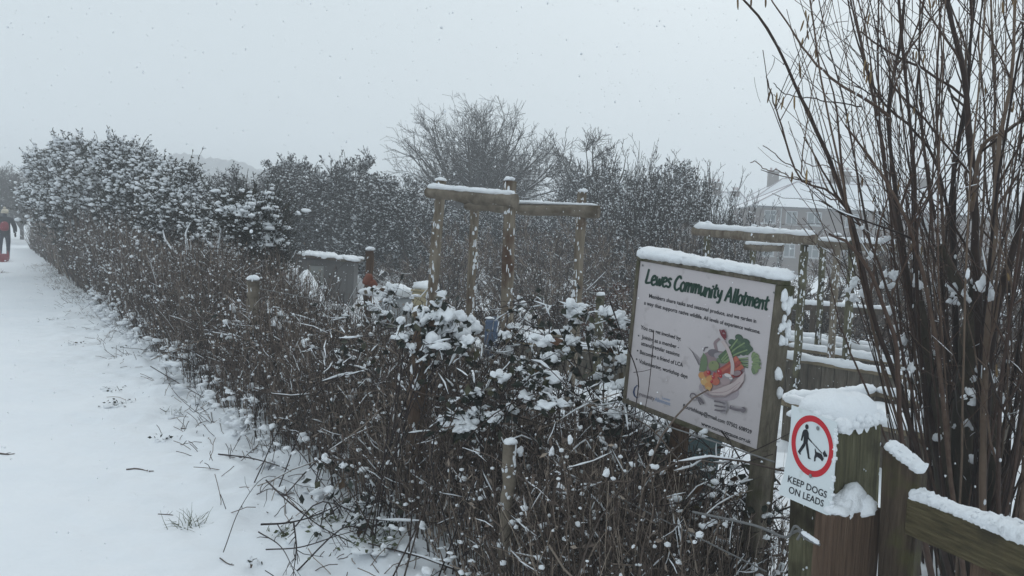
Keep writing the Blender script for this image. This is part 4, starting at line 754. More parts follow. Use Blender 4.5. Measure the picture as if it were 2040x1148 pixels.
for src, Hs, px, py, Zd, rz, sx, lab in ((b0, Hb0, 1200, 400, 18, 1, 1.1, 'tall snowy twig bush right of the right pergola post'), (b1, Hb1, 1010, 420, 19, 2, 1.2, 'twig bush behind the tallest pergola post'), (b0, Hb0, 820, 500, 17, 3, 1.2, 'twig bush right of the rusty-topped post'),
        (b3, Hb3, 1120, 560, 12, 4, 1, 'low snowy bush left of the right pergola post foot'), (b3, Hb3, 800, 560, 15, 5, 1.2, 'low bush behind the grey dome bin'), (b2, Hb2, 1180, 585, 11.5, 2, 1, 'low rusty bush behind the short capped post'),
        (b0, Hb0, 1300, 440, 16, 5, 1, 'twig bush rising behind the left end of the notice board'), (b1, Hb1, 1450, 520, 13.5, 2, 1, 'twig bush behind the lower pole frame, above the notice board'), (b0, Hb0, 1560, 510, 14.5, 3, 1.1, 'twig bush seen through the lower pole frame'), (b3, Hb3, 1640, 540, 14, 1, 1.3, 'snowy bush just behind the slatted fence'),
        (b1, Hb1, 1760, 480, 15, 4, 1.2, 'snowy twig bush behind the left hazel stems'), (b0, Hb0, 1880, 430, 16, 2, 1.3, 'tall snowy twig bush behind the hazel trunk'), (b1, Hb1, 2010, 440, 14, 1, 1.3, 'snowy twig bush at the right edge behind the hazel'), (b3, Hb3, 1850, 600, 10, 3, 1.2, 'low snowy bush behind the hazel foot'), (b3, Hb3, 1990, 620, 9, 2, 1.2, 'low snowy bush right of the hazel foot'),
        (b1, Hb1, 1370, 470, 19, 3.3, 1.1, 'hazier twig bush behind the left end of the lower frame')):
    s_ = (topz(px, py, Zd) - gh(*gxy(px, Zd))) / Hs; clone(src, at_g(px, Zd), rz, (max(.5, s_) * sx, s_), lab)
# slender saplings right of centre
SG = 'slender upright saplings before the houses'
def sapling_clump(px, py, Zd, label, n=26, w=1.0):
    base = at_g(px, Zd); H = topz(px, py, Zd) - base[2]; root = empty('sapling_clump', base, label, 'saplings', SG); b = np.zeros((n, 3)); b[:, :2] = rng.normal(size=(n, 2)) * w * .35
    d = np.c_[rng.normal(size=(n, 2)) * .10, np.ones(n)]; C = curves(b, d, H * (.65 + .4 * rng.random(n)), 9, .04, .03); Rr = np.linspace(.016, .004, 9)[None] * np.ones((n, 1)); C2, R2 = spawn(C, Rr, n * 12, .2, 1, .45, (.15, .6), 5, .12, .2, .6, .5); R2 = np.maximum(R2, .0045)
    C3, R3 = spawn(C2, R2, n * 22, .1, 1, .5, (.06, .22), 4, .12, .2, .7, .6); R3 = np.maximum(R3, .0038)
    mb = MB(); mb.tubes(C, Rr, 5); mb.build('trunk', 'bark_dark', root); mb = MB(); mb.tubes(C2, R2, 3); mb.tubes(C3, R3, 3); snow_on(mb, C2, R2, .6, 1, 1, 3, minh=.05); snow_on(mb, C3, R3, .4, 1, 1, 3, minh=.05)
    p_, d_ = pts_on(C3, n * 30); mb.leaves(p_, d_ + rng.normal(size=p_.shape) * .4, .045, .02, 0); p_, _ = pts_on(C2, n * 22); mb.blobs(p_, .010 + .012 * rng.random(n * 22), 1, 1); mb.build('crown', ['bark_dark', 'snow'], root); return root, H
s0, Hs0 = sapling_clump(1255, 300, 19, 'tallest upright saplings right of the small bare tree', 34)
for px, py, Zd, rz, lab in ((1310, 330, 18, 1, 'upright saplings above the left end of the notice board'), (1360, 345, 17, 2, 'upright saplings left of the lower pole frame'), (1405, 350, 18, 3, 'upright saplings in front of the broad square chimney'), (1450, 385, 16, 4, 'lower upright saplings left of the long house'), (1215, 345, 20, 5, 'saplings just right of the right pergola post'), (1490, 425, 17, 2.5, 'lowest upright saplings at the corner of the long house')):
    b_ = at_g(px, Zd); s_ = (topz(px, py, Zd) - b_[2]) / Hs0; clone(s0, b_, rz, (1.0 * (1 if px < 1440 else .7), s_), lab)
# faint trees far off
FG = 'hazy bare trees in the far distance'
f0 = twig_tree('bare_tree', gxy(1650, 90), 10.5, 'faint bare tree rising behind the long house roof', 'tree', FG, spread=1.0, trunk_r=.25, nl=22, nb=260, nt=1500, nf=5000, snowf=.3, fork=.3, th=.02, lmin=.8, spmin=.05)
for px, Zd, s_, lab in ((1710, 88, .95, 'second faint bare tree right of the first behind the long roof'), (-20, 46, .42, 'leftmost hazy tree beyond the walker'), (40, 52, .44, 'hazy tree where the path vanishes'), (85, 44, .36, 'hazy low tree beside the tall hedge end'), (-90, 60, .5, 'hazy tree on the far side of the path'), (400, 62, .55, 'faint tree before the wooded hill'), (450, 52, .5, 'faint tree right of the wooded hill crest'), (520, 58, .55, 'faint tree behind the snow-capped bush'), (360, 75, .62, 'faintest tree on the hill foot'), (1800, 80, .8, 'faint tree behind the hazel, right of the long house'), (1950, 70, .7, 'faint tree behind the upper hazel stems')):
    clone(f0, at_g(px, Zd), px * .1, (s_ * 1.15, s_), lab)

# evergreen hedge on the left: sprays of leaf with snow on top
def evergreen(name, lobes, label, cat, group, nspray=1500, leafm='evergreen', trunks=7, snowk=1.0, L=.055, seed=1, capk=0.0, bpx=None):
    """lobes: (centre xyz, radii xyz)"""
    c0 = lobes[0][0] if bpx is None else gxy(*bpx); base = np.array([c0[0], c0[1], gh(c0[0], c0[1]) - .05]); root = empty(name, base, label, cat, group); vols = np.array([np.prod(r) ** .67 for _, r in lobes]); pk = rng.choice(len(lobes), nspray, p=vols / vols.sum())
    cs = np.array([l[0] for l in lobes], float)[pk]; rs = np.array([l[1] for l in lobes], float)[pk]; dd = unit(rng.normal(size=(nspray, 3))); rad = (.35 + .72 * rng.random((nspray, 1)) ** .6) * (1 + .55 * vnoise(dd[:, 0] * 2.6 + pk * 7, dd[:, 2] * 2.6 + dd[:, 1] * 1.7))[:, None] * np.where(rng.random((nspray, 1)) < .05, 1.25, 1); p_ = cs + dd * rs * rad
    p_[:, 2] = np.maximum(p_[:, 2], base[2] + .1); out = unit(dd * [1, 1, .4] + [0, 0, .75] + rng.normal(size=dd.shape) * .35)
    C = curves(p_, out, (.10 + .20 * rng.random(nspray)) * np.where(rng.random(nspray) < .12, 2.0, 1), 4, .15, .05); Rr = np.full((nspray, 4), .004)
    mb = MB(); n = nspray * 11; lp, ld = pts_on(C, n); mb.leaves(lp, ld + rng.normal(size=lp.shape) * .7 + [0, 0, .15], L * (.6 + .7 * rng.random(n)), L * .38, 0)
    mb.tubes(C, Rr, 3, 2)
    k = int(nspray * 3.1 * snowk); lp, ld = pts_on(C, k, .2, 1); zq = (lp[:, 2] - lp[:, 2].min()) / np.ptp(lp[:, 2]); ok = rng.random(k) < np.clip(.15 + 1.0 * zq, 0, .9) * (.6 + .8 * (vnoise(lp[:, 0] * 3, lp[:, 2] * 3) * 1.7 + .5)); lp = lp[ok]; sz = (.012 + .030 * rng.random(len(lp)) ** 2) * L / .055; mb.blobs(lp + np.c_[rng.normal(size=(len(lp), 2)) * .012, np.full(len(lp), .012)], np.c_[sz * 1.5, sz, sz * .75], 1, 1, .3)
    if capk:
        li = rng.integers(0, len(lobes), 620); dc = unit(rng.normal(size=(620, 3))); dc[:, 2] = np.abs(dc[:, 2]) * .9 + .25; dc = unit(dc); cpz = np.array([l[0] for l in lobes])[li] + dc * np.array([l[1] for l in lobes])[li] * (1.12 + .30 * rng.random((620, 1))); cpz = cpz[li < capk * 10]; sz = .024 + .034 * rng.random(len(cpz)); mb.blobs(cpz, np.c_[sz * 1.2, sz, sz * .7], 1, 2, .35)
        top = lp[lp[:, 2] > np.quantile(lp[:, 2], 1 - capk)]; kk = min(len(top), 900); cz = top[rng.choice(len(top), kk, replace=False)]; sz = .018 + .032 * rng.random(kk); mb.blobs(cz, np.c_[sz * 1.3, sz, sz * .6], 1, 2, .35)
    rel(root, mb); mb.build('crown', [leafm, 'snow', 'bark_dark'], root)
    mb = MB(); st = np.repeat(base[None], trunks, 0) + np.c_[rng.normal(size=(trunks, 2)) * .25, np.zeros(trunks)]; tg = np.array([l[0] for l in lobes])[rng.integers(0, len(lobes), trunks)]
    Cc = np.stack([st + (tg - st) * t + rng.normal(size=st.shape) * .05 * (0 < t < 1) for t in np.linspace(0, 1, 6)], 1); mb.tubes(Cc, np.linspace(.04, .012, 6)[None] * np.ones((trunks, 1)), 6)
    rel(root, mb); mb.build('trunk', 'bark_dark', root); return root
def lob(px, py, Zd, rx, rz, ry=None): return (P(px, py, Zd), (rx, ry or rx, rz))
EG = 'snow-laden evergreen shrubs along the hedge'
evergreen('evergreen_shrub', [lob(150, 350, 20, .75, .6), lob(105, 350, 22, .55, .45), lob(190, 385, 19, .7, .65), lob(85, 325, 22, .30, .16), lob(150, 305, 20, .45, .28), lob(125, 300, 21, .2, .2), lob(215, 318, 18, .35, .25), lob(150, 430, 21, .85, .7), lob(95, 400, 24, .7, .5)], 'tallest snow-laden evergreen shrub at the left of the hedge', 'shrub', EG, 3400, L=.075, bpx=(175, 20.5))
evergreen('evergreen_shrub', [lob(255, 345, 16.5, .45, .45), lob(290, 380, 16, .5, .45), lob(240, 308, 16.5, .22, .22), lob(330, 348, 16, .26, .18), lob(340, 395, 15.5, .42, .34), lob(270, 430, 16.5, .7, .6)], 'snow-laden evergreen shrub in the middle of the hedge, right of the tallest', 'shrub', EG, 2600, L=.065, bpx=(260, 16.5))
evergreen('evergreen_shrub', [lob(372, 352, 14, .14, .09), lob(365, 398, 14, .30, .28), lob(405, 442, 13.5, .25, .15), lob(350, 455, 14, .5, .40), lob(445, 482, 12.8, .22, .16), lob(430, 510, 13, .32, .22)], 'trailing lower evergreen shrub reaching towards the dark bush', 'shrub', EG, 2000, bpx=(390, 13.6))
evergreen('rounded_bush', [lob(500, 438, 10.8, .30, .20), lob(478, 428, 10.8, .16, .12), lob(520, 465, 10.8, .24, .22), lob(500, 455, 10.9, .26, .2), lob(535, 500, 10.8, .16, .2), lob(545, 530, 10.8, .15, .16)], 'rounded dark brown-green bush wearing a thick white snow cap', 'bush', None, 2200, leafm='leaf', snowk=.20, L=.045, capk=.42, trunks=5)
# bare pale snowy branches beside it
root = empty('bare_shrub', at_g(430, 11), 'pale curved snow-coated bare branches beneath the rounded bush', 'shrub'); mb = MB(); mb2 = MB()
for pts in (((430, 560), (380, 520), (350, 505), (330, 480), (325, 460)), ((395, 560), (385, 520), (360, 500)), ((480, 560), (485, 520), (500, 480)), ((440, 540), (435, 500), (440, 460), (430, 440)), ((375, 500), (370, 470), (380, 445)), ((560, 560), (575, 530), (590, 500))):
    C = catmull([P(x, y, 10.9) for x, y in pts], 10); mb = MB(); mb.tube(C, np.linspace(.018, .007, 10), 6); rel(root, mb); mb.build('branch', 'bark_dark', root); mb2.tube(C + [0, -.004, .012], np.linspace(.02, .008, 10), 6)
rel(root, mb2); mb2.build('branch_snow', 'snow', root)

# the long thicket of dead stems (stuff)
def band(n, t0, t1, o0, o1, tp=1.0):
    t = t0 + (t1 - t0) * rng.random(n) ** tp; o = o0 + (o1 - o0) * rng.random(n); p_ = G0 + U * t[:, None] + N * o[:, None]; p_[:, 2] = gz(p_[:, 0], p_[:, 1]) - .03; return p_, t, o
def stemwood(n, t0, t1, o0, o1, hfun, r, K=6, wob=.07, side=.8, snowd=.5, tp=1.0, tilt=.12, blob=1.0, S=3, leaf=0.0):
    b, t, o = band(n, t0, t1, o0, o1, tp); keep = vnoise(t * 1.3 + 7, o * 1.6) + rng.random(n) * .9 > -.12; b, t, o = b[keep], t[keep], o[keep]; n = len(b)
    eo = o - .22 * vnoise(t * .9, t * 0 + 8.5) * (t > 1.2); keep = rng.random(n) < np.where(t > 1.2, np.clip((eo + .62) / .30, .06, 1), 1); b, t, o, eo = b[keep], t[keep], o[keep], eo[keep]; n = len(b)
    h = hfun(t, o) * np.clip(.35 + (eo + .62) * 1.9, .3, 1) * (.55 + .5 * rng.random(n)); d = np.c_[rng.normal(size=(n, 2)) * tilt, np.ones(n)] - N * (np.clip(-.1 - o, 0, 1) * .9 * rng.random(n))[:, None]
    C = curves(b, d, h, K, wob, .02); rr = r * (.5 + .9 * rng.random((n, 1))); Rr = rr * np.linspace(1, .5, K)[None]
    patch = .28 * vnoise(t * .8 + 40, o * 1.5) * 2 + .5; mb.tubes(C, Rr, S, 0, np.clip(patch + .42 * (rng.random(n) - .5) * 2, 0, 1))
    ns = int(n * side * 2); C2, R2 = spawn(C, Rr, ns, .3, 1, .75, (.05, .24), 4, .18, .08, .7, .6); mb.tubes(C2, R2, 3, 0)
    snow_on(mb, C2, R2, snowd * 1.2, 1.0, 1, 3, minh=.1, extra=.0028); snow_on(mb, C, Rr, snowd, .8, 1, 3, minh=.06, extra=.002)
    k = int(ns * blob); p_, _ = pts_on(C2, k); sz = (.0035 + .010 * rng.random(k) ** 2.5) * (1 + (r > .005) * .9); mb.blobs(p_ + [0, 0, .004], np.c_[sz * 1.3, sz, sz * .9], 1, 1, .3)
    if leaf: k = int(ns * leaf); p_, d_ = pts_on(C2, k); mb.leaves(p_, d_ + rng.normal(size=p_.shape), .03 + .03 * rng.random(k), .016, 0)
    return C
def hnear(t, o): return np.interp(t, [0, .8, 1.6, 2.4, 3.5, 6, 9, 14, 40], [.56, .60, .70, .80, .90, 1.0, 1.22, 1.65, 2.0]) * np.where(o < -.3, .75, 1) + .45 * vnoise(t * 1.1, o * 2 + 3) * np.where(t < 2.2, .4, 1)
mb = MB()
stemwood(3900, .45, 4.2, -.42, .75, hnear, .0036, wob=.09, tilt=.13, blob=.26, leaf=.45, snowd=.12, side=1.5)
stemwood(5300, 4.0, 9.5, -.62, .9, hnear, .0040, blob=.40, leaf=.5, snowd=.2, wob=.09, tilt=.13, side=1.2)
stemwood(6500, 9, 19, -.50, 1.3, hnear, .0062, snowd=.4, K=5, blob=.8, leaf=.3, side=1.0)
stemwood(5000, 18, 42, -.5, 1.4, hnear, .011, K=5, snowd=.4, blob=.5, side=.9)
# tangled horizontal canes near the fence
b, t, o = band(900, .5, 9, -.3, .6); b[:, 2] += rng.random(900) * .7; C = curves(b, np.c_[rng.normal(size=(900, 2)), rng.normal(size=900) * .35 + .15], .25 + .5 * rng.random(900), 6, .14, 0, .02); Rr = np.full((900, 6), 1.1) * (.002 + .0022 * rng.random((900, 1))); mb.tubes(C, Rr, 3, 0); snow_on(mb, C, Rr, .14, 1.0, 1, 4, extra=.002)
# snow lodged low among the stems
b, t, o = band(1500, .4, 13, -.38, .7, 1.2); b[:, 2] += rng.random(1500) ** 1.5 * .8; sz = (.006 + .022 * rng.random(1500) ** 2.2) * np.clip(.35 + t * .16, .4, 1); mb.blobs(b, np.c_[sz * (1 + rng.random(1500)), sz * .8, sz * (.6 + 1.5 * rng.random(1500))], 1, 2, .45)
b, t, o = band(1500, 1.2, 16, -.72, -.22, 1.1); b[:, 2] += rng.random(1500) ** 2.2 * .28; sz = (.010 + .034 * rng.random(1500) ** 2) * np.clip(.3 + t * .13, .4, 1); mb.blobs(b, np.c_[sz * (1 + rng.random(1500)), sz, sz * .75], 1, 2, .4)
tag(mb.build('stem_thicket', ['stem', 'snow']), 'long thicket of dead brown stems flecked with snow along the path fence', 'undergrowth', kind='stuff')

# brambles with snow-laden leaves (individual plants)
BR = 'brambles carrying pillows of snow'
def bramble(centres, Zd, label, ncane=14, rad=.16, npil=26, low=False, leafn=12, prr=(.016, .045)):
    cw = [P(x, y, Zd + rng.normal() * .08) for x, y in centres]; c0 = sum(cw) / len(cw); base = np.array([c0[0], c0[1], gh(c0[0], c0[1])]); root = empty('bramble', base, label, 'bramble', BR); mb = MB(); sn = MB(); lf = MB()
    Cs = []
    for k in range(ncane):
        tgt = cw[k % len(cw)] + rng.normal(size=3) * rad * [1, .6, .7]; b = base + np.array([rng.normal() * .25, rng.normal() * .2, 0]); b[2] = gh(b[0], b[1]) - .02; mid = (b + tgt) / 2 + [rng.normal() * .08, rng.normal() * .06, .18 * rng.random() + .05]; end = tgt + [rng.normal() * .16, rng.normal() * .12, -.10 * rng.random()]
        Cs.append(catmull([b, mid, tgt, end], 14))
    Cs = np.array(Cs); Rr = np.linspace(.0042, .0018, 14)[None] * np.ones((ncane, 1)); mb.tubes(Cs, Rr, 5); C2, R2 = spawn(Cs, Rr, ncane * 6, .3, 1, .8, (.08, .25), 5, .2, .02, .7, .5); mb.tubes(C2, R2, 4); snow_on(sn, C2, R2, .45, 1.4, 0, 6, minh=.05, extra=.003); snow_on(sn, Cs[:, 6:], Rr[:, 6:], .8, 1.5, 0, 6, minh=.05, extra=.004)
    for cc in cw:
        for k in range(int(npil * .58)):
            pc, _d = pts_on(C2 if k % 3 else Cs[:, 6:], 24); pc = pc[np.argmin(((pc[:9] - cc) ** 2).sum(1))]; p_ = pc + rng.normal(size=3) * .012; s_ = .66 * (prr[0] * .6 + (prr[1] - prr[0] * .6) * rng.random() ** 2.0); el = 1 + 1.2 * rng.random()
            q_ = p_ + np.c_[rng.normal(size=(4, 2)) * s_ * .7, rng.normal(size=4) * s_ * .4]; f4 = np.array([1.05, .7, .5, .4]) * (.8 + .4 * rng.random(4)); sn.blobs(q_, np.c_[s_ * f4 * el, s_ * f4 * .9, s_ * f4 * (.75 + .6 * rng.random(4))], 0, 3, .45)
            lf.leaves(q_ - [0, 0, s_ * .40], rng.normal(size=(4, 3)) * [1, 1, .4] + [0, 0, -.45], s_ * 2.0 + .014, s_ * 1.2 + .012)
        n = leafn; p_ = cc + rng.normal(size=(n, 3)) * rad * [.9, .5, .8]; lf.leaves(p_, rng.normal(size=(n, 3)) + [0, 0, -.3], .04 + .03 * rng.random(n), .035)
    rel(root, mb, sn, lf); mb.build('canes', 'cane', root); sn.build('snow_load', 'snow', root); lf.build('leaves', 'leaf', root); return root
bramble([(830, 625), (880, 645), (905, 690), (860, 700), (840, 660)], 4.12, 'bramble heaped with snow around the top of the nearest round fence post', rad=.085, npil=22)
bramble([(930, 790), (960, 800), (910, 850), (1000, 830), (1060, 760), (1035, 730)], 3.75, 'bramble with big snow pillows over the split narrow stake', rad=.07, npil=17)
bramble([(1150, 640), (1130, 700), (1210, 710), (1090, 690), (1180, 770), (1230, 740)], 4.1, 'bramble with fat snow pillows touching the left edge of the notice board', rad=.085, npil=16)
bramble([(1010, 680), (1060, 610), (980, 700)], 5.0, 'small snowy bramble at the foot of the tallest pergola post', rad=.10, npil=11)
bramble([(700, 870), (690, 700), (735, 730)], 5.0, 'dark-leaved bramble standing among the stems left of the nearest round post', rad=.08, npil=8, prr=(.012, .03))
bramble([(720, 1080), (770, 1040), (690, 1010), (650, 970)], 4.05, 'low bramble spilling onto the path at the thicket foot, bottom centre', rad=.07, npil=9, ncane=10, prr=(.012, .032))
bramble([(1420, 960), (1500, 1010), (1545, 940)], 3.3, 'snowy bramble under the right end of the notice board', rad=.07, npil=12, prr=(.008, .024))
bramble([(770, 610), (740, 620), (800, 660), (850, 680)], 6.3, 'farther snowy bramble left of the first pergola post', rad=.14, npil=14, prr=(.02, .05))
bramble([(1270, 800), (1330, 870), (1200, 850)], 3.9, 'snowy bramble beneath the left corner of the notice board', rad=.08, npil=12, prr=(.010, .028))
bramble([(560, 640), (620, 660), (450, 640)], 7.2, 'thin snowy bramble right of the snow-capped fence post', rad=.15, npil=9, prr=(.015, .035))
# arching canes and twigs spilling on to the verge
VG = 'bare bramble canes arching on to the snowy verge'
def cane(pts, label, r=.0035, snowy=False, tw=6):
    C = catmull([P(x, y, d) for x, y, d in pts], 22); root = empty('bramble_cane', C[0], label, 'cane', VG); mb = MB(); mb.tube(C, np.linspace(r, r * .45, 22), 6)
    if tw: C2, R2 = spawn(C[None], np.linspace(r, r * .5, 22)[None], tw, .15, .95, .8, (.04, .14), 4, .2, 0, .8, .5); mb.tubes(C2, R2, 4)
    rel(root, mb); mb.build('cane', 'cane', root); return root
def gd(px, py, lift=0.0):                  # depth at which the sight line meets the ground (+lift)
    r_ = ray(px, py); return (lift - CAMZ) / r_[2]
def gcane(pix, label, r=.003, tw=5): cane([(x, y, gd(x, y, l + .05)) for x, y, l in pix], label, r, tw=tw)
gcane([(445, 1100, 0), (480, 1010, .05), (530, 950, .12), (600, 968, .15), (660, 975, .10)], 'long thin cane arching over the verge, lowest left', .0025, 2)
gcane([(512, 985, .05), (545, 975, .12), (600, 1010, .1), (625, 1050, .05), (680, 1070, .02)], 'looped cane on the verge beside the thicket foot', .003, 3)
gcane([(530, 957, .22), (575, 1000, .20), (640, 1050, .08), (700, 1080, .03)], 'dark twin cane leaning across the verge', .0045, 5)
gcane([(520, 1045, .03), (570, 1042, .05), (620, 1030, .06), (690, 1000, .1)], 'thick dark cane lying level on the verge', .0055, 4)
gcane([(530, 1095, .02), (600, 1090, .08), (680, 1065, .1), (760, 1045, .1)], 'cane sweeping low over the snow, bottom centre', .0035, 6)
gcane([(515, 1060, .03), (560, 1090, .04), (590, 1148, .02)], 'short cane pointing to the bottom edge', .0035, 4)
gcane([(585, 1040, .25), (590, 1090, .12), (584, 1148, .02)], 'upright cane at the bottom edge', .004, 8)
gcane([(560, 865, .1), (600, 905, .15), (640, 960, .1), (700, 1030, .03)], 'cane leaning out of the thicket above the verge', .0045, 6)
gcane([(300, 730, .1), (350, 760, .06), (420, 800, .03), (470, 820, .0)], 'cane fallen over the verge farther up the path', .005, 8)
gcane([(330, 690, .1), (340, 770, .05), (440, 860, .0)], 'thin cane drooping over the verge farther up', .004, 6)
gcane([(435, 905, .02), (500, 913, .04), (560, 930, .03), (580, 940, 0)], 'straight dark stick lying half on the verge', .005, 1)
def stick(a, b, label, r=.005):
    C = catmull([P(*a, gd(*a) - .02), P((a[0] + b[0]) / 2, (a[1] + b[1]) / 2 - 1, gd((a[0] + b[0]) / 2, (a[1] + b[1]) / 2) - .02), P(*b, gd(*b) - .02)], 8); C[:, 2] = gz(C[:, 0], C[:, 1]) + r * .8; mb = MB(); mb.tube(C, np.linspace(r, r * .6, 8), 7); C2, R2 = spawn(C[None], np.full((1, 8), r * .5), 3, .2, .9, .6, (.02, .05), 3, .1, 0, .8, .6); mb.tubes(C2, R2, 4)
    tag(mb.build('fallen_stick', 'stem'), label, 'stick', 'sticks lying on the snow')
stick((252, 937), (306, 941), 'short brown stick lying alone on the open snow'); stick((360, 856), (420, 858), 'thin level stick near the thicket edge', .004); stick((0, 902), (18, 903), 'stick end at the left edge of the snow', .006); stick((315, 1020), (345, 1024), 'tiny twig on the open snow', .003); stick((420, 838), (445, 878), 'thin slanting stick near the thicket edge', .003); stick((438, 1112), (466, 1124), 'small forked twig low on the open snow', .003)
def tuft(px, py, label, n=26, h=.10, w=.06, m_='grass', leafy=False):
    c = P(px, py, gd(px, py)); c[2] = gh(c[0], c[1]); mb = MB(); b = c + np.c_[rng.normal(size=(n, 2)) * w * .6, np.full(n, -.01)]; C = curves(b, np.c_[rng.normal(size=(n, 2)) * .8, np.ones(n) * .8], h * (.5 + rng.random(n)), 5, .15, -.12); mb.tubes(C, np.linspace(.0022, .0006, 5)[None] * np.ones((n, 1)), 3)
    if leafy: mb.leaves(c + np.c_[rng.normal(size=(n, 2)) * w, rng.random(n) * .03], rng.normal(size=(n, 3)) * [1, 1, .3], .032, .02)
    mb.blobs(c + np.c_[rng.normal(size=(9, 2)) * w * .8, np.full(9, -.004)], np.c_[np.full((9, 2), w * .4), np.full(9, .016)], 1, 2, .3); tag(mb.build('grass_tuft', [m_, 'snow']), label, 'grass tuft', 'grass and weeds poking through the snow', 'stuff')
tuft(378, 1050, 'grass tuft poking up alone on the open snow', 34); tuft(232, 810, 'dark leafy weed clump by the upper verge', 16, .05, .07, 'leaf', True); tuft(150, 690, 'small leafy weeds farther up the verge', 16, .05, .09, 'leaf', True); tuft(345, 822, 'tuft in a hollow at the verge', 20, .06, .07)
tuft(228, 780, 'scattered weeds just above the leafy clump', 12, .04, .10, 'leaf', True); tuft(330, 885, 'tiny dark weed beneath the slanting sticks', 9, .03, .04, 'leaf', True); tuft(500, 1118, 'single dark leaf bit low on the snow', 5, .02, .02, 'leaf', True); tuft(650, 1070, 'green weeds under the twin cane', 22, .08, .08, 'grass', True)
tuft(570, 1078, 'mossy green tuft at the thicket foot', 20, .05, .06, 'grass', True); tuft(745, 1120, 'green tuft at the bottom centre', 30, .12, .10, 'grass', True); tuft(110, 640, 'weeds at the verge below the far stake', 18, .08, .12, 'leaf', True); tuft(4, 545, 'dark weed clump at the left edge below the walker', 22, .16, .10, 'stem', True); tuft(255, 700, 'weeds at the thicket edge, upper verge', 20, .08, .12, 'leaf', True)

# verge grasses and low twigs (uncountable)
mb = MB(); b, t, o = band(3600, 1.5, 28, -1.25, -.4, 1.2); ok = (rng.random(3600) < np.interp(o, [-1.25, -.4], [.03, 1])) & (vnoise(t * 2.1, o * 3) > -.12); b = b[ok]; n = len(b)
C = curves(b, np.c_[rng.normal(size=(n, 2)) * .9 - U[None, :2] * 0, np.ones(n) * .7], .06 + .16 * rng.random(n), 5, .18, -.08); mb.tubes(C, np.full((n, 5), .0026), 3, 0); tag(mb.build('verge_grass', ['stem']), 'thin dead grass and twiglets poking out along the verge', 'grass', kind='stuff')

# ================================================================== HAZEL
hz = P(1935, 1148, 3.9); hz[2] = gh(hz[0], hz[1]); hazel = empty('hazel_bush', hz, 'large many-stemmed reddish hazel with catkins and snow in its forks, filling the right side', 'bush')
mb = MB(); tw_ = MB(); sn = MB()
ST = [([(1915, 1200), (1850, 820), (1797, 477), (1785, 397), (1772, 234), (1797, 63), (1806, -60)], 3.8, 3.7, .020), ([(1772, 234), (1700, 180), (1626, 121), (1575, 50), (1530, -20)], 3.7, 3.5, .010),
 ([(1900, 1180), (1800, 800), (1740, 620), (1701, 452), (1672, 376), (1617, 234), (1580, 155), (1521, 50), (1470, -10)], 3.6, 3.3, .017), ([(1870, 1000), (1760, 540), (1676, 402), (1588, 355), (1555, 250), (1538, 200), (1527, 152)], 3.6, 3.2, .008),
 ([(1940, 1200), (1952, 700), (1943, 460), (1931, 268), (1918, 167), (1881, 8), (1868, -60)], 3.7, 3.9, .030), ([(1925, 1200), (1900, 600), (1893, 376), (1906, 293), (1927, 167), (1935, 0), (1938, -60)], 4.0, 4.1, .020),
 ([(1945, 1150), (1965, 700), (2010, 477), (2045, 340), (2090, 200)], 3.6, 3.5, .030), ([(1905, 1100), (1900, 520), (1880, 376), (1851, 305), (1814, 259), (1751, 200), (1726, 138), (1705, 84), (1680, -20)], 4.1, 3.9, .012),
 ([(1890, 1100), (1880, 600), (1868, 334), (1851, 209), (1818, 88), (1743, -5)], 4.2, 4.2, .010), ([(1955, 1100), (1960, 700), (1975, 400), (1977, 188), (1970, -30)], 4.2, 4.2, .018), ([(1960, 1100), (1965, 780), (1985, 500), (1998, 318), (2023, 167), (2033, -30)], 3.5, 3.4, .020),
 ([(1935, 420), (1952, 305), (2000, 265), (2045, 238), (2110, 215)], 3.7, 3.4, .014), ([(1920, 1150), (1870, 760), (1840, 560), (1800, 430), (1740, 330), (1690, 250)], 3.5, 3.3, .014), ([(1860, 1150), (1800, 900), (1790, 700), (1740, 560), (1690, 500), (1650, 478)], 3.4, 3.2, .016),
 ([(1990, 1150), (1990, 860), (2010, 640), (2040, 420), (2060, 200)], 3.3, 3.2, .013), ([(1880, 1150), (1885, 800), (1870, 500), (1840, 300), (1830, 100), (1845, -40)], 3.9, 4.0, .012), ([(1900, 1150), (1930, 800), (1945, 500), (1960, 250), (1945, 60), (1960, -40)], 4.1, 4.2, .011), ([(2030, 1180), (2040, 900), (2035, 700), (2050, 400), (2040, 100)], 3.4, 3.4, .022),
 ([(1800, 980), (1760, 880), (1700, 740), (1660, 640), (1640, 540)], 3.3, 3.2, .007), ([(1760, 890), (1700, 800), (1665, 770)], 3.3, 3.2, .007), ([(1590, 357), (1540, 345), (1500, 332)], 3.3, 3.2, .003), ([(1676, 402), (1640, 392), (1585, 340), (1528, 300)], 3.3, 3.2, .004), ([(1717, 213), (1647, 199), (1575, 190), (1540, 169)], 3.6, 3.4, .004), ([(1847, 100), (1810, 100), (1780, 96)], 3.9, 3.8, .003), ([(1701, 452), (1650, 345), (1610, 330), (1590, 318)], 3.4, 3.3, .003)]
Cs = []; Rs = []
for pts, da, db, r_ in ST:
    n = len(pts); C = catmull([P(x, y, da + (db - da) * i / (n - 1)) for i, (x, y) in enumerate(pts)], 24); C += np.cumsum(rng.normal(size=C.shape) * .003, 0); Cs.append(C); Rs.append(np.linspace(r_, max(.0022, r_ * .34), 24))
Cs = np.array(Cs); Rs = np.array(Rs); mb.tubes(Cs, Rs * .78 * (1 + .05 * rng.normal(size=Rs.shape)), 9)
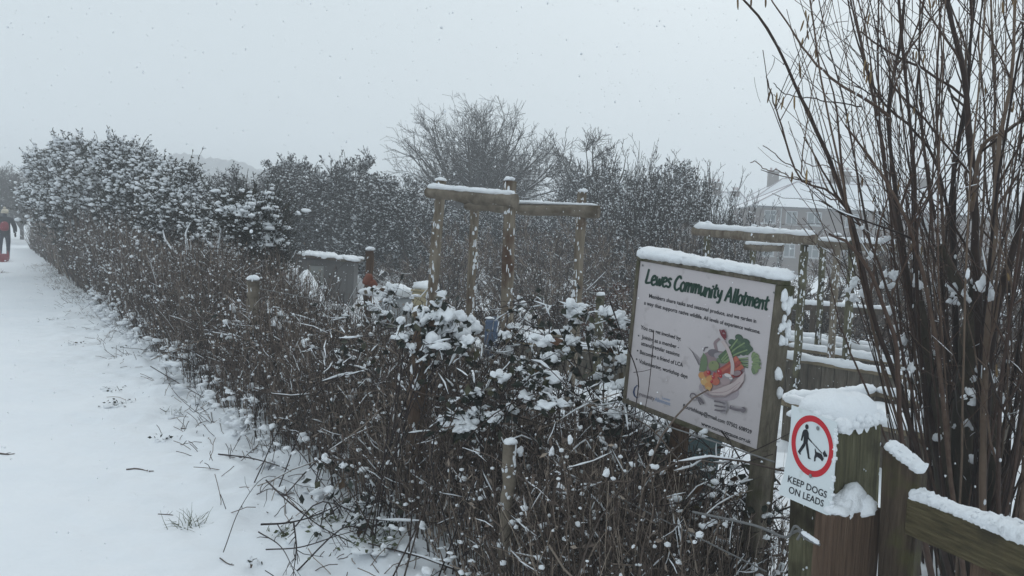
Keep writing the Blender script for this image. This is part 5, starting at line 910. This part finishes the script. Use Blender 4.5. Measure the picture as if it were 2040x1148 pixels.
# procedural shoots fanning up from the stool
n = 135; az = rng.random(n) * 6.2832; b = hz + np.c_[np.cos(az) * .32 * rng.random(n), np.sin(az) * .40 * rng.random(n), np.zeros(n)]; sp_ = .05 + .42 * rng.random(n)
d = np.c_[np.cos(az) * sp_, np.sin(az) * sp_, np.ones(n)]; Cp = curves(b, d, 2.4 + 1.9 * rng.random(n), 16, .034, .0); d2 = None
# keep the view to the board free: drop shoots that lean too far to the left
end = Cp[:, -1] - CAM; pxe = CX + F * (end @ _r) / (end @ _f); md = Cp[:, 7] - CAM; pxm = CX + F * (md @ _r) / (md @ _f); keep = (pxe > 1540) & (pxm > 1700) & (md[:, 1] > 2.9); Cp = Cp[keep]; n = len(Cp)
Rp = (.0030 + .0085 * rng.random((n, 1)) ** 2.2) * np.linspace(1, .30, 16)[None]; mb.tubes(Cp, Rp, 6)
# knobbly old trunk
for pts, r_ in (([(1935, 1230), (1925, 900), (1935, 700), (1950, 600), (1955, 560)], (.075, .045)), ([(1905, 1230), (1880, 950), (1850, 760), (1830, 600)], (.05, .028)), ([(1960, 1230), (1975, 950), (1965, 760), (1940, 640), (1905, 560), (1870, 490)], (.05, .022))):
    C = catmull([P(x, y, 3.85) for x, y in pts], 18); t2 = MB(); t2.tube(C, np.linspace(r_[0], r_[1], 18) * (1 + .08 * rng.normal(size=18)), 12); rel(hazel, t2); t2.build('trunk', 'hazel_old', hazel)
rel(hazel, mb); mb.build('stems', 'hazel', hazel)
allC = np.concatenate([np.array([catmull(c[::3], 16) for c in Cs[:18]]), Cp]); allR = np.concatenate([Rs[:18, np.linspace(0, 23, 16).astype(int)], Rp])
C2, R2 = spawn(allC, allR, 1050, .12, 1, .6, (.2, .8), 8, .09, .05, .55, .4); R2 = np.clip(R2, .0016, .006); C3, R3 = spawn(C2, R2, 1500, .15, 1, .7, (.06, .28), 5, .12, .05, .7, .5); R3 = np.clip(R3, .0012, .003)
def left_ok(C, lim=1500): e = C[:, -1] - CAM; return (CX + F * (e @ _r) / (e @ _f) > lim) & (e @ _f > 2.2)
def board_ok(C):
    e = C[:, -1] - CAM; px = CX + F * (e @ _r) / (e @ _f); py = CY - F * (e @ _u) / (e @ _f); return ~((px < 1770) & (py > 520))
k2 = left_ok(C2) & board_ok(C2); C2, R2 = C2[k2], R2[k2]; k3 = left_ok(C3) & board_ok(C3); C3, R3 = C3[k3], R3[k3]
tw_.tubes(C2, R2, 4); tw_.tubes(C3, R3, 3); p_, d_ = pts_on(np.concatenate([C3, C2[:, :5]]), 1500); tw_.blobs(p_, .0028 + .002 * rng.random(1500), 0, 1, .1, tint=.8); rel(hazel, tw_); tw_.build('twigs', 'hazel', hazel)
snow_on(sn, C2, R2, .3, .9, 0, 5, minh=.12, extra=.0015); snow_on(sn, C3, R3, .25, .9, 0, 4, minh=.1, extra=.001); snow_on(sn, allC, allR, .35, .55, 0, 5, minh=.03, extra=.0)
for x, y, r_ in ((1945, 555, .045), (1962, 575, .05), (1930, 590, .03), (1890, 575, .035), (1830, 565, .04), (1770, 545, .03), (1960, 745, .045), (1975, 755, .04), (1900, 600, .03), (1752, 236, .012), (1845, 830, .035), (1925, 800, .04), (1930, 850, .04), (1995, 800, .025), (1760, 480, .03), (1700, 560, .03), (1690, 600, .025), (1720, 590, .03), (1780, 620, .03), (1790, 650, .035), (1800, 690, .03), (1850, 700, .035), (1995, 640, .02), (1815, 740, .03), (1870, 870, .03), (1740, 510, .025), (1905, 890, .03), (1950, 900, .035), (1985, 900, .02), (1765, 570, .035)):
    m_ = P(x, y, 3.72 + .12 * rng.normal()); r9 = r_ * .78 * np.array([.75, .5, .4]); sn.blobs(m_ + rng.normal(size=(3, 3)) * r_ * [.5, .3, .5], np.c_[r9 * .9, r9 * .8, r9 * (.8 + .9 * rng.random(3))], 0, 3, .55)
k = 260; p_, d_ = pts_on(np.concatenate([allC]), k, .05, .5); sz = .002 + .007 * rng.random(k) ** 2; sn.blobs(p_ + [0, -.012, 0], np.c_[sz, sz, sz * (1.4 + 1.8 * rng.random(k))], 0, 1, .2); rel(hazel, sn); sn.build('snow_load', 'snow', hazel)
# catkins
ck = MB(); cp = [(1537, 176, 3.3), (1548, 184, 3.3), (1561, 192, 3.35), (1583, 190, 3.4), (1525, -4, 3.4), (1497, -6, 3.4), (1470, -8, 3.4), (1800, 100, 3.8), (1820, 102, 3.8), (1826, 102, 3.8), (1843, 104, 3.8), (1608, 336, 3.2), (1578, 342, 3.2), (1830, 195, 4), (1835, 198, 4), (1838, 205, 4)]
for x, y in ((1605, 20), (1612, 28), (1602, 40), (1608, 60), (1600, 75), (1625, 100), (1725, 118), (1730, 125), (1722, 130), (1735, 140), (1728, 150), (1850, -5), (1862, 0), (2010, 150), (2015, 160), (2020, 200), (2012, 210)): cp.append((x, y, 3.6))
pts = [P(*c_) for c_ in cp]; e_, _ = pts_on(C3[left_ok(C3, 1600)], 90, .5, 1); pts += list(e_) + list(pts_on(C3[left_ok(C3, 1650)], 60, .5, 1)[0])
CC = curves(np.array(pts), np.c_[rng.normal(size=(len(pts), 2)) * .12, -np.ones(len(pts))], .035 + .03 * rng.random(len(pts)), 6, .05, -.05); rr = np.array([.001, .0036, .0042, .0040, .0036, .0012])[None] * np.ones((len(pts), 1)); ck.tubes(CC, rr, 7); rel(hazel, ck); tag(ck.build('catkins', 'catkin', hazel), kind='stuff')
# thin twigs crossing the face of the notice board
root = empty('bramble_cane', P(1272, 900, 3.25), 'thin forked dark twigs crossing the lower left face of the notice board', 'cane', VG); mb = MB()
for pts, r_ in (([(1215, 600), (1240, 670), (1262, 720), (1272, 760), (1268, 800), (1262, 860), (1262, 1000)], .0030), ([(1302, 660), (1300, 700), (1296, 740), (1290, 790), (1270, 900), (1265, 1050)], .0022), ([(1262, 742), (1280, 740), (1296, 736)], .0016), ([(1444, 862), (1455, 880), (1460, 910)], .0018), ([(1380, 1000), (1440, 930), (1520, 890), (1580, 860)], .0028), ([(1300, 1010), (1400, 990), (1470, 930), (1540, 905)], .0028)):
    mb.tube(catmull([P(x, y, 3.05 if y > 850 or x > 1400 else 3.35) for x, y in pts], 16), np.linspace(r_, r_ * .6, 16), 5)
rel(root, mb); mb.build('cane', 'cane', root)

# ================================================================== WALKER AND SLEDGE
wz = 27.5; wc = at_g(5, wz); walker = empty('person', (wc[0], wc[1], wc[2] + .05), 'person in dark coat and cream bobble hat with red rucksack, at the left edge', 'person', rz=.55); walker.scale = (.95, .95, 1.0)
def skin(name, verts, edges, rad, m_, parent):
    me = bpy.data.meshes.new(name); me.from_pydata(verts, edges, []); o = bpy.data.objects.new(name, me); COL.objects.link(o); o.parent = parent; md = o.modifiers.new('s', 'SKIN')
    for v, r_ in zip(me.skin_vertices[0].data, rad): v.radius = (r_ if isinstance(r_, tuple) else (r_, r_))
    me.skin_vertices[0].data[0].use_root = True; s2 = o.modifiers.new('u', 'SUBSURF'); s2.levels = 2; s2.render_levels = 2; me.materials.append(M[m_]); return o
bv = [(0, 0, .92), (0, 0, 1.15), (0, 0, 1.38), (0, 0, 1.50), (0, 0.02, 1.62), (.20, 0, 1.40), (.30, .03, 1.15), (.31, .10, .92), (-.20, 0, 1.40), (-.30, -.03, 1.15), (-.30, .02, .92), (.11, 0, .85), (.12, .08, .47), (.12, .02, .07), (-.11, 0, .85), (-.12, -.05, .47), (-.12, -.16, .10), (.12, .16, .05), (-.12, -.04, .05)]
be = [(0, 1), (1, 2), (2, 3), (3, 4), (2, 5), (5, 6), (6, 7), (2, 8), (8, 9), (9, 10), (0, 11), (11, 12), (12, 13), (13, 17), (0, 14), (14, 15), (15, 16), (16, 18)]
br_ = [(.16, .12), (.16, .12), (.15, .11), .06, .09, .065, .055, .04, .065, .055, .04, .10, .07, .05, .10, .07, .05, .045, .045]
skin('body', bv, be, br_, 'jeans', walker)
skin('coat', [(0, 0, .80), (0, 0, 1.0), (0, 0, 1.2), (0, 0, 1.40), (0, 0, 1.49), (.21, 0, 1.40), (.32, .03, 1.14), (.33, .09, .95), (-.21, 0, 1.40), (-.32, -.03, 1.14), (-.32, .02, .95)], [(0, 1), (1, 2), (2, 3), (3, 4), (3, 5), (5, 6), (6, 7), (3, 8), (8, 9), (9, 10)], [(.22, .17), (.20, .16), (.19, .15), (.18, .14), .09, .095, .08, .065, .095, .08, .065], 'coat', walker)
for s_ in (-1, 1):
    mb = MB(); mb.blobs([(.335 * s_, .10, .90)], [[.035, .03, .055]], lv=2, jit=.05)
    for f_ in range(4): mb.tube([(.335 * s_ + (f_ - 1.5) * .014, .11, .87), (.335 * s_ + (f_ - 1.5) * .014, .125, .82), (.335 * s_ + (f_ - 1.5) * .012, .13, .79 + .006 * abs(f_ - 1))], .009, 6)
    mb.tube([(.31 * s_, .125, .90), (.30 * s_, .15, .86)], .010, 6); mb.build('glove', 'boot', walker)
mb = MB(); mb.blobs([(0, .02, 1.66)], [[.115, .125, .10]], lv=3, jit=.02); mb.tube([(0, .02, 1.60), (0, .02, 1.64)], .118, 18); hat = mb.build('hat', 'cream', walker); mb = MB(); mb.blobs([(0, .0, 1.785)], [.045], lv=2, jit=.15); mb.build('bobble', 'cream', hat)
skin('rucksack', [(0, -.20, .98), (0, -.22, 1.15), (0, -.20, 1.34)], [(0, 1), (1, 2)], [(.15, .10), (.16, .12), (.12, .09)], 'red_coat', walker)
sl_ = P(3, 515, 26.0); sledge = empty('sledge', (sl_[0] - .1, sl_[1], gh(sl_[0], sl_[1]) + .03), 'red plastic sledge on the snow beside the walker, at the left edge', 'sledge', rz=.4)
mb = MB(); n = 12; V = []
for i in range(n):
    t = i / (n - 1); w_ = .2 * (1 - .5 * max(0, t - .7) / .3); z_ = .22 * max(0, t - .7) / .3
    V += [(-w_, t * .9, z_ + .12), (-w_ * .9, t * .9, z_), (w_ * .9, t * .9, z_), (w_, t * .9, z_ + .12)]
q = [(i * 4 + j, i * 4 + j + 1, i * 4 + j + 5, i * 4 + j + 4) for i in range(n - 1) for j in range(3)]; mb.add(V, quads=q); o = mb.build('tray', 'red_coat', sledge); md = o.modifiers.new('s', 'SOLIDIFY'); md.thickness = .015

# ================================================================== FALLING SNOW
mb = MB(); n = 32000; yy = 2.75 + 16 * rng.random(n) ** .8; pxs = rng.uniform(-400, 2440, n); pys = rng.uniform(-250, 1300, n)
fl = CAM + (_f[None] + _r[None] * ((pxs - CX) / F)[:, None] + _u[None] * ((CY - pys) / F)[:, None]) * yy[:, None]; fl = fl[fl[:, 2] > .05]; n = len(fl)
yk = (fl - CAM) @ _f; sz = (.0012 + .0040 * rng.random(n) ** 3 + .0045 * (rng.random(n) < .008)) * np.clip(.45 + yk * .085, .5, 1.25); mb.blobs(fl, np.c_[sz * 1.2, sz, sz * (1 + .9 * rng.random(n))], 0, 1, .35)
tag(mb.build('falling_snowflakes', 'flake'), 'snowflakes falling through the air', 'snowflakes', kind='stuff')
